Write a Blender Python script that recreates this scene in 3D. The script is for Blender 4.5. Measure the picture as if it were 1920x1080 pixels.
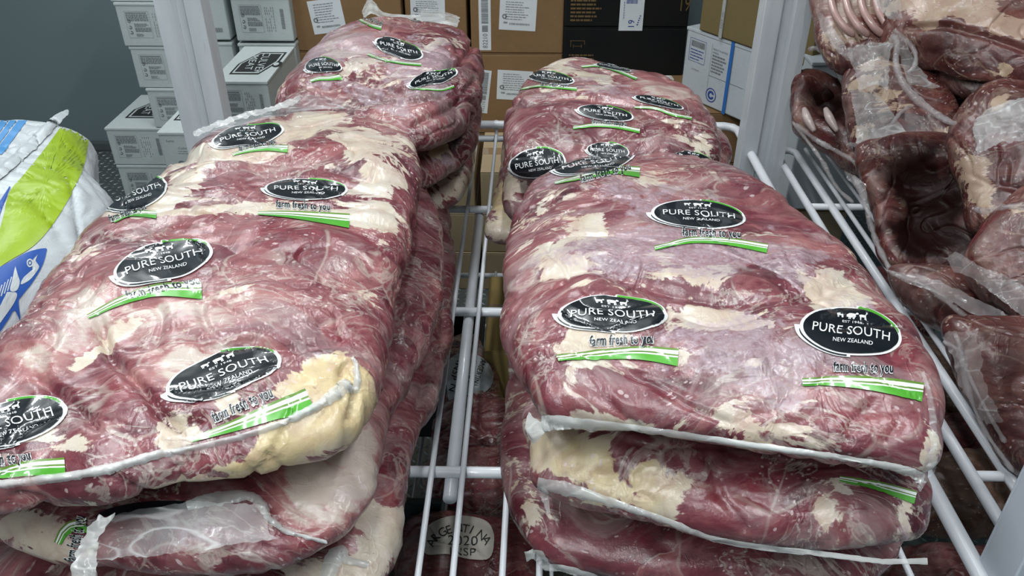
import bpy, bmesh, math, random
import numpy as np
from mathutils import Vector, Matrix
from mathutils.bvhtree import BVHTree
random.seed(7)
scene = bpy.context.scene
COL = scene.collection
for o in list(bpy.data.objects): bpy.data.objects.remove(o)

# ------------------------------------------------------------------ camera, world, lights, exposure
CAM = np.array([0.0, 0.0, 1.60]); PITCH = math.radians(33.25); YAW = math.radians(1.0); FPX = 1548.0
cd = bpy.data.cameras.new('camera'); cam = bpy.data.objects.new('camera', cd); COL.objects.link(cam)
cd.sensor_width = 36.0; cd.lens = FPX / 1920.0 * 36.0; cd.clip_start = 0.02
cam.location = CAM; cam.rotation_euler = (math.pi/2 - PITCH, 0, YAW)
scene.camera = cam
RM = np.array(cam.rotation_euler.to_matrix())
w = bpy.data.worlds.new('world'); scene.world = w; w.use_nodes = True
w.node_tree.nodes['Background'].inputs[0].default_value = (0.72, 0.80, 0.84, 1)
w.node_tree.nodes['Background'].inputs[1].default_value = 0.4
scene.view_settings.view_transform = 'Standard'; scene.view_settings.look = 'None'
scene.view_settings.gamma = 1.0; scene.view_settings.use_curve_mapping = False
scene.view_settings.exposure = -0.15
scene.cycles.max_bounces = 7; scene.cycles.diffuse_bounces = 3; scene.cycles.glossy_bounces = 3; scene.cycles.transparent_max_bounces = 10
LAMPS = [(-0.55, 0.35, 0.07, 1.25, 20.0), (0.60, 0.30, 0.07, 1.25, 20.0), (-0.3, -0.9, 0.07, 1.2, 16.0), (-1.45, 2.2, 0.07, 1.5, 24.0), (-0.02, 1.75, 0.07, 0.6, 11.0)]  # last one is an added lamp, brightens the gap between the stacks
for i, (lx, ly, sx, sy, e) in enumerate(LAMPS):
    ld = bpy.data.lights.new('tube_light', 'AREA'); ld.shape = 'RECTANGLE'; ld.size = sx; ld.size_y = sy
    ld.energy = e; ld.color = (0.93, 0.98, 1.0)
    lo = bpy.data.objects.new('tube_light', ld); COL.objects.link(lo); lo.location = (lx, ly, 2.52)

# ------------------------------------------------------------------ pixel <-> world helpers
def ray(px, py):
    return RM @ np.array([(px-960)/FPX, (540-py)/FPX, -1.0])
def unz(px, py, z):
    d = ray(px, py); return CAM + d*((z-CAM[2])/d[2])
def uny(px, py, Y):
    d = ray(px, py); return CAM + d*((Y-CAM[1])/d[1])
def und(px, py, D):
    return CAM + ray(px, py)*D
def unpl(px, py, P, N):
    d = ray(px, py); return CAM + d*(np.dot(P-CAM, N)/np.dot(d, N))
def proj(P):
    q = (P-CAM) @ RM
    return np.stack([960+FPX*q[:, 0]/-q[:, 2], 540-FPX*q[:, 1]/-q[:, 2]], 1)

# ------------------------------------------------------------------ noise
_r = np.random.RandomState(3)
_perm = _r.permutation(512).astype(np.int64); _g = _r.normal(size=(512, 3)); _g /= np.linalg.norm(_g, axis=1)[:, None]
def perlin(p):
    i = np.floor(p).astype(np.int64); f = p-i; u = f*f*f*(f*(f*6-15)+10); out = 0
    for a in (0, 1):
        wa = u[:, 0] if a else 1-u[:, 0]
        for b in (0, 1):
            wb = u[:, 1] if b else 1-u[:, 1]
            for c in (0, 1):
                wc = u[:, 2] if c else 1-u[:, 2]
                h = _perm[(_perm[(_perm[(i[:, 0]+a) & 511]+i[:, 1]+b) & 511]+i[:, 2]+c) & 511]
                out = out + wa*wb*wc*((_g[h]*(f-np.array([a, b, c]))).sum(1))
    return out*1.6
def fbm(p, o=3):
    s = 0; a = 1; t = 0
    for k in range(o):
        s = s+a*perlin(p*(2**k)+k*17.3); t += a; a *= .5
    return s/t
def smooth(x, a, b):
    t = np.clip((x-a)/(b-a), 0, 1); return t*t*(3-2*t)

# ------------------------------------------------------------------ object helpers
def tag(o, label=None, cat=None, group=None, kind=None):
    if label: o['label'] = label
    if cat: o['category'] = cat
    if group: o['group'] = group
    if kind: o['kind'] = kind
    return o
def thing(name, loc, label, cat, group=None, rotz=0):
    o = bpy.data.objects.new(name, None); COL.objects.link(o); o.location = loc; o.rotation_euler = (0, 0, rotz)
    o.empty_display_size = .05
    return tag(o, label, cat, group)
def npmesh(name, v, f, mats, parent=None, mi=None, smoothed=True, attrs=None, world=True):
    """mesh from numpy verts (world coordinates, made local to the parent) and faces (n,3) or (n,4)"""
    v = np.asarray(v, float); f = np.asarray(f, np.int64)
    if parent is not None and world: v = v-np.array(parent.location)
    me = bpy.data.meshes.new(name); k = f.shape[1]
    me.vertices.add(len(v)); me.vertices.foreach_set('co', v.ravel())
    me.loops.add(f.size); me.loops.foreach_set('vertex_index', f.ravel())
    me.polygons.add(len(f)); me.polygons.foreach_set('loop_start', np.arange(0, f.size, k)); 
    me.update(calc_edges=True)
    if mi is not None: me.polygons.foreach_set('material_index', np.asarray(mi, np.int32))
    me.polygons.foreach_set('use_smooth', np.full(len(f), smoothed))
    for nm, arr in (attrs or {}).items():
        a = me.attributes.new(nm, 'FLOAT_COLOR', 'POINT'); a.data.foreach_set('color', arr.astype(np.float32).ravel())
    for m in (mats if isinstance(mats, (list, tuple)) else [mats]): me.materials.append(m)
    me.validate(); me.update()
    o = bpy.data.objects.new(name, me); COL.objects.link(o); o.parent = parent
    return o
class MB:
    """collects boxes and tubes, links them as one mesh object"""
    def __init__(s): s.v = []; s.f = []; s.m = []; s.n = 0
    def add(s, v, f, m=0):
        s.v += [tuple(a) for a in v]; s.f += [tuple(i+s.n for i in q) for q in f]; s.m += [m]*len(f); s.n += len(v)
    def box(s, lo, hi, m=0, rot=None, c=None):
        x0, y0, z0 = lo; x1, y1, z1 = hi
        v = [(x0,y0,z0),(x1,y0,z0),(x1,y1,z0),(x0,y1,z0),(x0,y0,z1),(x1,y0,z1),(x1,y1,z1),(x0,y1,z1)]
        s.add(v, [(0,3,2,1),(4,5,6,7),(0,1,5,4),(1,2,6,5),(2,3,7,6),(3,0,4,7)], m)
    def tube(s, pts, r, seg=10, m=0, cap=True):
        P = [np.array(p, float) for p in pts]; n = len(P); R = r if hasattr(r, '__len__') else [r]*n
        base = []; up = np.array([0, 0, 1.0]); v = []; f = []
        for i in range(n):
            t = P[min(i+1, n-1)]-P[max(i-1, 0)]; t /= np.linalg.norm(t)+1e-9
            a = np.cross(t, up)
            if np.linalg.norm(a) < .1: a = np.cross(t, np.array([0, 1.0, 0]))
            a /= np.linalg.norm(a); b = np.cross(a, t)
            for k in range(seg):
                th = 2*math.pi*k/seg; v.append(P[i]+R[i]*(a*math.cos(th)+b*math.sin(th)))
        for i in range(n-1):
            for k in range(seg):
                f.append((i*seg+k, i*seg+(k+1) % seg, (i+1)*seg+(k+1) % seg, (i+1)*seg+k))
        if cap: f.append(tuple(range(seg-1, -1, -1))); f.append(tuple((n-1)*seg+k for k in range(seg)))
        s.add(v, f, m)
    def build(s, name, mats, parent=None, smoothed=False, bevel=0, loc=None):
        off = np.array(parent.location) if (parent is not None and loc is None) else np.zeros(3)
        me = bpy.data.meshes.new(name); me.from_pydata([tuple(np.array(a)-off) for a in s.v], [], s.f)
        for m in (mats if isinstance(mats, (list, tuple)) else [mats]): me.materials.append(m)
        me.polygons.foreach_set('material_index', s.m); me.polygons.foreach_set('use_smooth', [smoothed]*len(s.f))
        me.update(); o = bpy.data.objects.new(name, me); COL.objects.link(o); o.parent = parent
        if bevel:
            b = o.modifiers.new('bevel', 'BEVEL'); b.width = bevel; b.segments = 2; b.limit_method = 'ANGLE'
        return o

# ------------------------------------------------------------------ materials
class NT:
    def __init__(s, name):
        s.m = bpy.data.materials.new(name); s.m.use_nodes = True; s.t = s.m.node_tree
        s.b = s.t.nodes['Principled BSDF']; s.out = s.t.nodes['Material Output']
        s.co = s.t.nodes.new('ShaderNodeTexCoord').outputs['Object']
    def n(s, typ, **k):
        nd = s.t.nodes.new('ShaderNode'+typ)
        for a, b in k.items(): setattr(nd, a, b)
        return nd
    def l(s, a, b): s.t.links.new(a, b)
    def put(s, sock, v):
        if isinstance(v, bpy.types.NodeSocket): s.l(v, sock)
        elif v is not None: sock.default_value = v
    def map(s, scale=(1, 1, 1), rot=(0, 0, 0), vec=None):
        n = s.n('Mapping'); s.l(vec or s.co, n.inputs[0]); n.inputs['Scale'].default_value = scale; n.inputs['Rotation'].default_value = rot
        return n.outputs[0]
    def noise(s, scale, detail=4, rough=.5, dist=0, vec=None):
        n = s.n('TexNoise'); s.l(vec or s.co, n.inputs['Vector']); n.inputs['Scale'].default_value = scale
        n.inputs['Detail'].default_value = detail; n.inputs['Roughness'].default_value = rough; n.inputs['Distortion'].default_value = dist
        return n.outputs['Fac']
    def vor(s, scale, vec=None, feature='F1'):
        n = s.n('TexVoronoi'); n.feature = feature; s.l(vec or s.co, n.inputs['Vector']); n.inputs['Scale'].default_value = scale
        return n.outputs['Distance']
    def math(s, op, a, b=None, c=None, clamp=False):
        n = s.n('Math', operation=op, use_clamp=clamp); s.put(n.inputs[0], a)
        if b is not None: s.put(n.inputs[1], b)
        if c is not None: s.put(n.inputs[2], c)
        return n.outputs[0]
    def step(s, v, a, b, o0=0., o1=1.):
        n = s.n('MapRange', interpolation_type='SMOOTHSTEP'); s.put(n.inputs[0], v); n.inputs[1].default_value = a; n.inputs[2].default_value = b
        n.inputs[3].default_value = o0; n.inputs[4].default_value = o1
        return n.outputs[0]
    def ramp(s, v, stops):
        n = s.n('ValToRGB'); e = n.color_ramp.elements
        while len(e) < len(stops): e.new(.5)
        for i, (p, c) in enumerate(stops): e[i].position = p; e[i].color = (*c, 1)
        s.put(n.inputs[0], v); return n.outputs[0]
    def mix(s, fac, a, b, mode='MIX'):
        n = s.n('Mix', data_type='RGBA', blend_type=mode); s.put(n.inputs[0], fac)
        s.put(n.inputs[6], (*a, 1) if isinstance(a, tuple) else a); s.put(n.inputs[7], (*b, 1) if isinstance(b, tuple) else b)
        return n.outputs[2]
    def bump(s, h, strength, dist, prev=None):
        n = s.n('Bump'); s.l(h, n.inputs['Height']); n.inputs['Strength'].default_value = strength; n.inputs['Distance'].default_value = dist
        if prev is not None: s.l(prev, n.inputs['Normal'])
        return n.outputs[0]
    def fin(s, col=None, rough=.5, normal=None, coat=0, coatr=.05, metal=0, spec=.5):
        if isinstance(col, tuple): s.b.inputs['Base Color'].default_value = (*col, 1)
        elif col is not None: s.l(col, s.b.inputs['Base Color'])
        s.put(s.b.inputs['Roughness'], rough); s.b.inputs['Metallic'].default_value = metal
        s.b.inputs['Coat Weight'].default_value = coat; s.b.inputs['Coat Roughness'].default_value = coatr
        s.b.inputs['Specular IOR Level'].default_value = spec
        if normal is not None:
            s.l(normal, s.b.inputs['Normal']); s.l(normal, s.b.inputs['Coat Normal'])
        return s.m

def simple(name, col, rough=.5, var=.06, scale=30, bump=.0, coat=0, metal=0, spec=.5):
    t = NT(name); f = t.noise(scale, 5)
    a = tuple(max(0, c*(1-var*2)) for c in col); b = tuple(min(1, c*(1+var*2)) for c in col)
    c = t.mix(f, a, b); nm = t.bump(t.noise(scale*4, 4), bump, .002) if bump else None
    return t.fin(c, rough, nm, coat, metal=metal, spec=spec)

def film_bump(t):
    """fine relief of tight vacuum film: soft puckers, long creases, ice grain"""
    v = t.map((1, 1, 1))
    n = t.noise(14, 2, .5, .2)
    ridge = t.math('ABSOLUTE', t.math('SUBTRACT', t.noise(16, 3, .55, .4, vec=t.map((1.6, .8, 1), (0, 0, .5))), .5))
    r1 = t.step(ridge, 0, .035, 1., 0.)
    ridge2 = t.math('ABSOLUTE', t.math('SUBTRACT', t.noise(28, 2, .5, .3, vec=t.map((.7, 1.6, 1), (0, 0, -.3))), .5))
    r2 = t.step(ridge2, 0, .05, .7, 0.)
    g = t.bump(t.noise(110, 5, .7), .34, .0020)
    loose = t.step(t.noise(5, 3, .5, 0), .42, .62, .12, 1.)
    g = t.bump(t.math('MULTIPLY', r1, loose), .26, .0018, g); g = t.bump(t.math('MULTIPLY', r2, loose), .26, .0018, g)
    return t.bump(n, .35, .008, g)

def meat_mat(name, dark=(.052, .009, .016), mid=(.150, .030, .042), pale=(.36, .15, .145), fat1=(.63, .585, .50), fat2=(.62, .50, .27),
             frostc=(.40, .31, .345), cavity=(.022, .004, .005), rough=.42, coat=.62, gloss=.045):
    t = NT(name)
    a = t.n('Attribute', attribute_name='mix'); s = t.n('SeparateColor'); t.l(a.outputs['Color'], s.inputs[0])
    A = t.n('Attribute', attribute_name='more'); S = t.n('SeparateColor'); t.l(A.outputs['Color'], S.inputs[0])
    fat, frost, yel, drk, pal, red = s.outputs[0], s.outputs[1], s.outputs[2], S.outputs[0], S.outputs[1], S.outputs[2]
    # muscle fibres: stretched noise, direction drifting by a coarse warp
    wv = t.n('TexNoise'); t.l(t.co, wv.inputs['Vector']); wv.inputs['Scale'].default_value = 5; wv.inputs['Detail'].default_value = 1
    vm = t.n('VectorMath', operation='MULTIPLY_ADD'); t.l(wv.outputs['Color'], vm.inputs[0]); vm.inputs[1].default_value = (.22, .22, .22); t.l(t.co, vm.inputs[2])
    warped = vm.outputs[0]
    fib = t.noise(60, 4, .6, .4, vec=t.map((.28, 1.4, 1.4), (0, 0, -.45), warped))
    tone = t.noise(9, 3, .55, .8, vec=warped)
    m = t.math('ADD', t.math('MULTIPLY', fib, .45), t.math('MULTIPLY', tone, .75))
    vmap = t.map((.55, 1.35, 1), (0, 0, -.45), warped)
    vo = t.n('TexVoronoi'); t.l(vmap, vo.inputs['Vector']); vo.inputs['Scale'].default_value = 11
    ve = t.vor(11, vmap, 'DISTANCE_TO_EDGE'); sv = t.n('SeparateColor'); t.l(vo.outputs['Color'], sv.inputs[0])
    m = t.math('ADD', m, t.math('MULTIPLY', t.math('SUBTRACT', sv.outputs[0], .5), .16))
    m = t.math('ADD', m, t.math('MULTIPLY', pal, .42))
    m = t.math('ADD', m, t.math('MULTIPLY', t.math('SUBTRACT', t.noise(140, 3, .7, 0, vec=t.map((.6, 1.3, 1), (0, 0, -.5))), .5), .22))
    c = t.ramp(m, [(.38, dark), (.58, mid), (.86, pale), (1., tuple(x*.3+y*.7 for x, y in zip(pale, fat1)))])
    c = t.mix(t.math('MULTIPLY', t.math('MULTIPLY', red, .6, clamp=True), t.step(t.noise(24, 5), .35, .65)), c, (.25, .022, .032))
    # thin membrane over the muscle: soft, greyish pink
    mem = t.step(t.noise(8, 6, .7, .8, vec=t.map((.6, 1.5, 1), (0, 0, -.5), warped)), .48, .64)
    c = t.mix(t.math('MULTIPLY', mem, .42), c, t.mix(t.noise(19, 3), tuple(x*.45+y*.42 for x, y in zip(pale, fat1)), tuple(x*.95 for x in frostc)))
    # thin connective streaks
    st = t.math('ABSOLUTE', t.math('SUBTRACT', t.noise(15, 5, .6, 1.1, vec=t.map((.6, 1.7, 1.2), (0, 0, -.4), warped)), .5))
    stm = t.math('MULTIPLY', t.step(st, .004, .034, 1., 0.), t.step(t.noise(9, 3), .42, .6))
    vl = t.math('MULTIPLY', t.step(t.math('ADD', ve, t.math('MULTIPLY', t.noise(30, 4, .6), .05)), .028, .05, 1., 0.), t.step(t.noise(13, 3), .4, .6))
    c = t.mix(t.math('MULTIPLY', vl, .36), c, tuple(x*.92 for x in fat1))
    c = t.mix(t.math('MULTIPLY', stm, .42), c, tuple(x*.86 for x in fat1))
    # fat: attribute level broken up by fractal noise so that edges fray
    brk = t.math('SUBTRACT', t.noise(21, 5, .62, .9, vec=t.map((.75, 1.35, 1), (0, 0, -.35), warped)), .5)
    brk = t.math('ADD', brk, t.math('MULTIPLY', t.math('SUBTRACT', t.noise(62, 4, .6, .8, vec=t.map((.6, 1.3, 1), (0, 0, -.5), warped)), .5), .55))
    fm = t.step(t.math('ADD', fat, t.math('MULTIPLY', brk, 2.0)), .47, .60)
    fcol = t.mix(t.step(t.noise(13, 4), .35, .7), fat1, tuple(x*y for x, y in zip(fat1, (.95, .85, .82))))
    fcol = t.mix(t.math('ADD', yel, t.math('MULTIPLY', t.math('SUBTRACT', t.noise(16, 5, .6), .5), 1.3), clamp=True), fcol, fat2)
    pk = t.step(t.noise(34, 6, .65, 1.), .42, .66)
    fcol = t.mix(t.math('MULTIPLY', pk, .36), fcol, (.36, .17, .155))
    c = t.mix(t.math('MULTIPLY', fm, .93), c, fcol)
    # frost / ice haze under the film
    fb = t.math('ADD', t.math('SUBTRACT', t.noise(17, 6, .68, .6), .5), t.math('MULTIPLY', t.math('SUBTRACT', t.noise(70, 3, .7, .5), .5), .5))
    fr = t.step(t.math('ADD', frost, t.math('MULTIPLY', fb, 2.1)), .45, .78)
    grain = t.step(t.noise(170, 3, .6), .35, .7, .45, 1.)
    c = t.mix(t.math('MULTIPLY', t.math('MULTIPLY', fr, grain), .86), c, frostc)
    # ice flecks
    vn = t.vor(95, vec=t.map((.7, 1.3, 1), (0, 0, .6), warped))
    fl = t.math('MULTIPLY', t.step(vn, .16, .22, 1., 0.), t.step(t.noise(17, 4), .46, .56))
    c = t.mix(t.math('MULTIPLY', fl, .62), c, (.62, .50, .50))
    c = t.mix(drk, c, cavity)  # dark mask: hollows, dark meat and shade painted on stack flanks
    r = t.step(t.noise(30, 4), .3, .7, rough*.8, rough*1.5)
    m_ = t.fin(c, r, film_bump(t), coat, gloss)
    t.l(t.math('MULTIPLY', t.math('SUBTRACT', 1.0, t.math('MULTIPLY', drk, .93, clamp=True), clamp=True), coat), t.b.inputs['Coat Weight'])   # coat dulled with the dark mask, on hollows and shade-painted flanks
    t.l(t.math('MULTIPLY', t.math('SUBTRACT', 1.0, t.math('MULTIPLY', drk, .8, clamp=True), clamp=True), .5), t.b.inputs['Specular IOR Level'])
    return m_

M = {}
M['beef'] = meat_mat('beef_in_film')
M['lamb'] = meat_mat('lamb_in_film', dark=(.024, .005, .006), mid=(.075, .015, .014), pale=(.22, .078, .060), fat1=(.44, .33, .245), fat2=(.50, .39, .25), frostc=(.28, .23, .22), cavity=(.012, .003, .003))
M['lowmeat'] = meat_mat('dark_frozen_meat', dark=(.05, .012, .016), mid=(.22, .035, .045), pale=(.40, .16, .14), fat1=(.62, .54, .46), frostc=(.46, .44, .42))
M['brownmeat'] = meat_mat('brown_wrapped_meat', dark=(.07, .03, .02), mid=(.17, .085, .055), pale=(.26, .15, .10), fat1=(.30, .20, .14), frostc=(.24, .17, .14))

def film_mat(name, alpha=.26, col=(.80, .82, .82), rough=.18, lo=.07):
    t = NT(name); 
    wr = t.math('ABSOLUTE', t.math('SUBTRACT', t.noise(16, 2, .5, .2, vec=t.map((.5, 1.6, 1), (0, 0, .4))), .5)); crease = t.step(wr, 0, .025, 1., 0.)
    fac = t.math('ADD', t.math('MULTIPLY', crease, .25), t.step(t.noise(12, 3), .3, .7, lo, alpha), clamp=True)
    c = t.fin(col, rough, t.bump(t.noise(30, 4, .6, .2, vec=t.map((.5, 1.6, 1), (0, 0, .4))), .6, .005), .6)
    tr = t.n('BsdfTransparent'); mx = t.n('MixShader'); t.l(fac, mx.inputs[0]); t.l(tr.outputs[0], mx.inputs[1]); t.l(t.b.outputs[0], mx.inputs[2])
    t.l(mx.outputs[0], t.out.inputs[0]); return t.m
M['film'] = film_mat('clear_film'); M['seam'] = film_mat('film_seam', .80, (.70, .71, .69), .25, .38)
M['haze'] = film_mat('frosted_film', .46, (.60, .61, .60), .25, .18); M['lambfilm'] = film_mat('lamb_film', .42, (.50, .46, .46), .2, .16)
M['wire'] = simple('white_epoxy_wire', (.76, .78, .82), .35, .05, 20, coat=.3)
def post_material():
    t = NT('white_painted_steel'); n = t.noise(6, 4, .6, 0, vec=t.map((3, 3, .5))); c = t.mix(t.step(n, .35, .7), (.58, .62, .65), (.70, .73, .76))
    sc = t.step(t.noise(20, 5, .7, 0, vec=t.map((3, 3, .25))), .62, .70, 0, .35); c = t.mix(sc, c, (.36, .37, .38)); return t.fin(c, .38, t.bump(t.noise(60, 3), .1, .001))
M['post'] = post_material()
M['ink'] = simple('black_print', (.006, .009, .012), .30, .02, 40, coat=.8); M['white_ink'] = simple('white_print', (.82, .84, .84), .35, .03, 40, coat=.6)
M['green_ink'] = simple('green_print', (.085, .36, .035), .3, .1, 60, coat=.6); M['dark_green'] = simple('olive_green_print', (.13, .25, .04), .3, .05, 40, coat=.6)
M['grey_ink'] = simple('grey_print', (.20, .22, .23), .6); M['black_matte'] = simple('black_box_ink', (.015, .016, .016), .6)
M['blue_ink'] = simple('blue_ink', (.03, .07, .32), .5)
def board(name, a, b, sc=3, spec=.3):
    t = NT(name); n = t.noise(sc, 4, .6); g = t.noise(160, 3, .6, 0, vec=t.map((.3, 1, 1.5)))
    c = t.mix(t.step(n, .3, .7), a, b); c = t.mix(t.step(g, .3, .75, 0, .16), c, tuple(x*.6 for x in a)); return t.fin(c, .72, t.bump(g, .15, .001), spec=spec)
M['card'] = board('brown_cardboard', (.235, .135, .062), (.285, .170, .080)); M['card2'] = board('tan_cardboard', (.46, .35, .21), (.52, .40, .25)); M['card3'] = board('ochre_cardboard', (.40, .28, .10), (.46, .33, .12))
M['olive'] = board('olive_cardboard', (.20, .15, .065), (.24, .18, .08))
M['wcard'] = board('white_carton', (.50, .55, .545), (.57, .62, .61)); M['wcard2'] = board('bluish_white_carton', (.52, .57, .60), (.60, .64, .67))
M['bcard'] = board('black_carton', (.010, .011, .012), (.016, .015, .014), spec=.12); M['tan_ink'] = simple('tan_ink', (.16, .10, .035), .6)
M['paper'] = simple('label_paper', (.74, .78, .80), .5, .03); M['tape'] = simple('clear_tape', (.36, .24, .13), .12, .05, coat=.8)
M['strap'] = simple('blue_strap', (.03, .16, .50), .35); M['wstrap'] = simple('white_strap', (.45, .46, .44), .4)

# ------------------------------------------------------------------ room
def wall_mat():
    t = NT('insulated_panel'); return t.fin(t.mix(t.noise(2.5, 4), (.19, .25, .265), (.215, .275, .29)), .55, t.bump(t.noise(90, 3), .05, .001))
M['wall'] = wall_mat()
M['ceil'] = simple('ceiling_panel', (.42, .46, .48), .6, .02, 3)
def floor_mat():
    t = NT('tread_plate'); c = t.mix(t.noise(8, 5), (.13, .15, .15), (.22, .24, .24)); return t.fin(c, t.step(t.noise(20, 4), .3, .7, .25, .5), None, metal=.55)
M['floor'] = floor_mat(); M['tread'] = simple('worn_tread', (.30, .33, .33), .42, .1, 30, metal=.4)
def plane(name, lo, hi, m, kind='structure'):
    b = MB(); b.box(lo, hi); o = b.build(name, m); o['kind'] = kind; return o
fl = plane('floor', (-2.6, -1.6, -.05), (2.8, 3.68, 0), M['floor'])
plane('wall_back', (-2.6, 3.62, 0), (2.8, 3.7, 2.6), M['wall']); plane('wall_left', (-2.58, -1.6, 0), (-2.50, 3.62, 2.6), M['wall'])
plane('wall_right', (2.5, -1.6, 0), (2.58, 3.62, 2.6), M['wall']); plane('wall_front', (-2.6, -1.68, 0), (2.8, -1.6, 2.6), M['wall'])
plane('ceiling', (-2.6, -1.6, 2.6), (2.8, 3.7, 2.66), M['ceil'])
b = MB(); b.box((-2.50, 3.59, 0), (2.5, 3.62, .04)); o = b.build('baseboard_back', simple('kick_strip', (.10, .12, .12), .5), None, bevel=.004); o['kind'] = 'structure'
b = MB()                                                     # raised lozenges of the tread plate
for i in range(150):
    for j in range(118):
        x = -2.3+i*.03; y = .12+j*.03
        if not ((x < -.85) or (-.35 < x < .3) or (x > .45)): continue
        a = math.pi/4 if (i+j) % 2 else -math.pi/4; ca, sa = math.cos(a), math.sin(a)
        L, W, H = .0115, .0042, .0022
        v = [(x+ca*p-sa*q, y+sa*p+ca*q, z) for p, q, z in ((-L, 0, 0), (0, -W, 0), (L, 0, 0), (0, W, 0), (-L*.5, 0, H), (L*.5, 0, H))]
        b.add(v, [(0, 1, 4), (1, 5, 4), (1, 2, 5), (2, 3, 5), (3, 4, 5), (3, 0, 4)])
o = b.build('tread_lozenge', M['tread'], fl); o['kind'] = 'stuff'
for (lx, ly, sx, sy, e) in LAMPS:
    t = thing('ceiling_light', (lx, ly, 2.54), ('white ceiling batten above the left stacks', 'white ceiling batten above the right stacks', 'white ceiling batten behind the aisle', 'white ceiling batten over the rear cartons', 'short white ceiling batten above the gap between the stacks')[LAMPS.index((lx, ly, sx, sy, e))], 'light', 'ceiling battens')
    b = MB(); b.box((lx-.09, ly-sy/2-.03, 2.555), (lx+.09, ly+sy/2+.03, 2.6)); b.build('housing', M['wire'], t, bevel=.006)
    em = bpy.data.materials.get('tube_glow')
    if em is None:
        q = NT('tube_glow'); q.b.inputs['Emission Color'].default_value = (.93, .98, 1, 1); q.b.inputs['Emission Strength'].default_value = 6; q.fin((.8, .8, .8)); em = q.m
    for s in (-.045, .045):
        b = MB(); b.tube([(lx+s, ly-sy/2, 2.54), (lx+s, ly+sy/2, 2.54)], .013); b.build('tube', em, t, True)

# ------------------------------------------------------------------ 2-D print shapes
_tc = {}
def text2d(s, offset=0.0):
    k = (s, offset)
    if k in _tc: return _tc[k]
    cu = bpy.data.curves.new('t', 'FONT'); cu.body = s; cu.size = 1; cu.resolution_u = 3; cu.offset = offset; cu.space_character = 1.04
    ob = bpy.data.objects.new('t', cu); COL.objects.link(ob); bpy.context.view_layer.update()
    ev = ob.evaluated_get(bpy.context.evaluated_depsgraph_get()); me = ev.to_mesh(); me.calc_loop_triangles()
    v = np.array([tuple(q.co)[:2] for q in me.vertices]); tr = np.array([tuple(q.vertices) for q in me.loop_triangles])
    ev.to_mesh_clear(); bpy.data.objects.remove(ob); bpy.data.curves.remove(cu)
    _tc[k] = (v, tr); return v, tr
def textfit(s, x0, x1, yc, h, offset=0.0):
    """text spanning x0..x1, capital height h, centred on yc; an offset copy keeps the plain copy's frame"""
    v0, _ = text2d(s, 0.0); v, t = text2d(s, offset)
    a, bb = v0[:, 0].min(), v0[:, 0].max(); cap = .69
    x = (v[:, 0]-a)/(bb-a)*(x1-x0)+x0; y = (v[:, 1]-cap/2)/cap*h+yc
    return np.stack([x, y], 1), t
def sector(r0, r1, t0, t1, b=.5, n=48, nr=3):
    """elliptic ring piece; r0/r1 numbers or functions of u in 0..1"""
    f0 = r0 if callable(r0) else (lambda u: r0); f1 = r1 if callable(r1) else (lambda u: r1)
    v = []; f = []
    for i in range(n+1):
        u = i/n; th = math.radians(t0+(t1-t0)*u)
        for j in range(nr+1):
            r = f0(u)+(f1(u)-f0(u))*j/nr; v.append((r*math.cos(th), b*r*math.sin(th)))
    for i in range(n):
        for j in range(nr):
            a = i*(nr+1)+j; c = a+nr+1; f += [(a, a+1, c+1), (a, c+1, c)]
    return np.array(v), np.array(f)
def poly2(pts):
    n = len(pts); return np.array(pts, float), np.array([(0, i, i+1) for i in range(1, n-1)])
def rect2(x0, y0, x1, y1): return poly2([(x0, y0), (x1, y0), (x1, y1), (x0, y1)])
def animal(x, y, s, kind):
    out = [poly2([(x-s*.5, y+.0*s), (x-s*.52, y+s*.28), (x-s*.2, y+s*.34), (x+s*.3, y+s*.30), (x+s*.42, y+s*.22), (x+s*.4, y-s*.02), (x, y-s*.06)])]
    for dx in (-.44, -.28, .2, .34): out.append(rect2(x+s*dx, y-s*.36, x+s*(dx+.1), y+s*.05))
    hx = x+s*.5; hy = y+s*.26
    out.append(poly2([(x+s*.3, y+s*.2), (hx, hy-.06*s), (hx+s*.22, hy-.02*s), (hx+s*.2, hy+s*.14), (hx, hy+s*.2)]) if kind != 2 else
               poly2([(x+s*.26, y+s*.22), (x+s*.42, y+s*.16), (hx+s*.1, hy+s*.25), (hx+s*.24, hy+s*.30), (hx, hy+s*.42)]))
    if kind == 2: out += [poly2([(hx, hy+s*.38), (hx+s*.05, hy+s*.38), (hx+s*.22, hy+s*.8)]), poly2([(hx-.05*s, hy+s*.38), (hx, hy+s*.38), (hx-s*.12, hy+s*.8)])]
    return out
def refine(v, t, lim):
    T = v[t]                                                # (n,3,2)
    for _ in range(24):
        e = np.stack([np.linalg.norm(T[:, (k+1) % 3]-T[:, k], axis=1) for k in range(3)], 1)
        k = e.argmax(1); big = e.max(1) > lim
        if not big.any(): break
        keep = T[~big]; S = T[big]; kk = k[big]; ix = np.arange(len(S))
        a = S[ix, kk]; bq = S[ix, (kk+1) % 3]; c = S[ix, (kk+2) % 3]; m = (a+bq)/2
        T = np.concatenate([keep, np.stack([a, m, c], 1), np.stack([m, bq, c], 1)])
    P = np.round(T.reshape(-1, 2), 2); u, inv = np.unique(P, axis=0, return_inverse=True)
    return u, inv.reshape(-1, 3)
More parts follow.
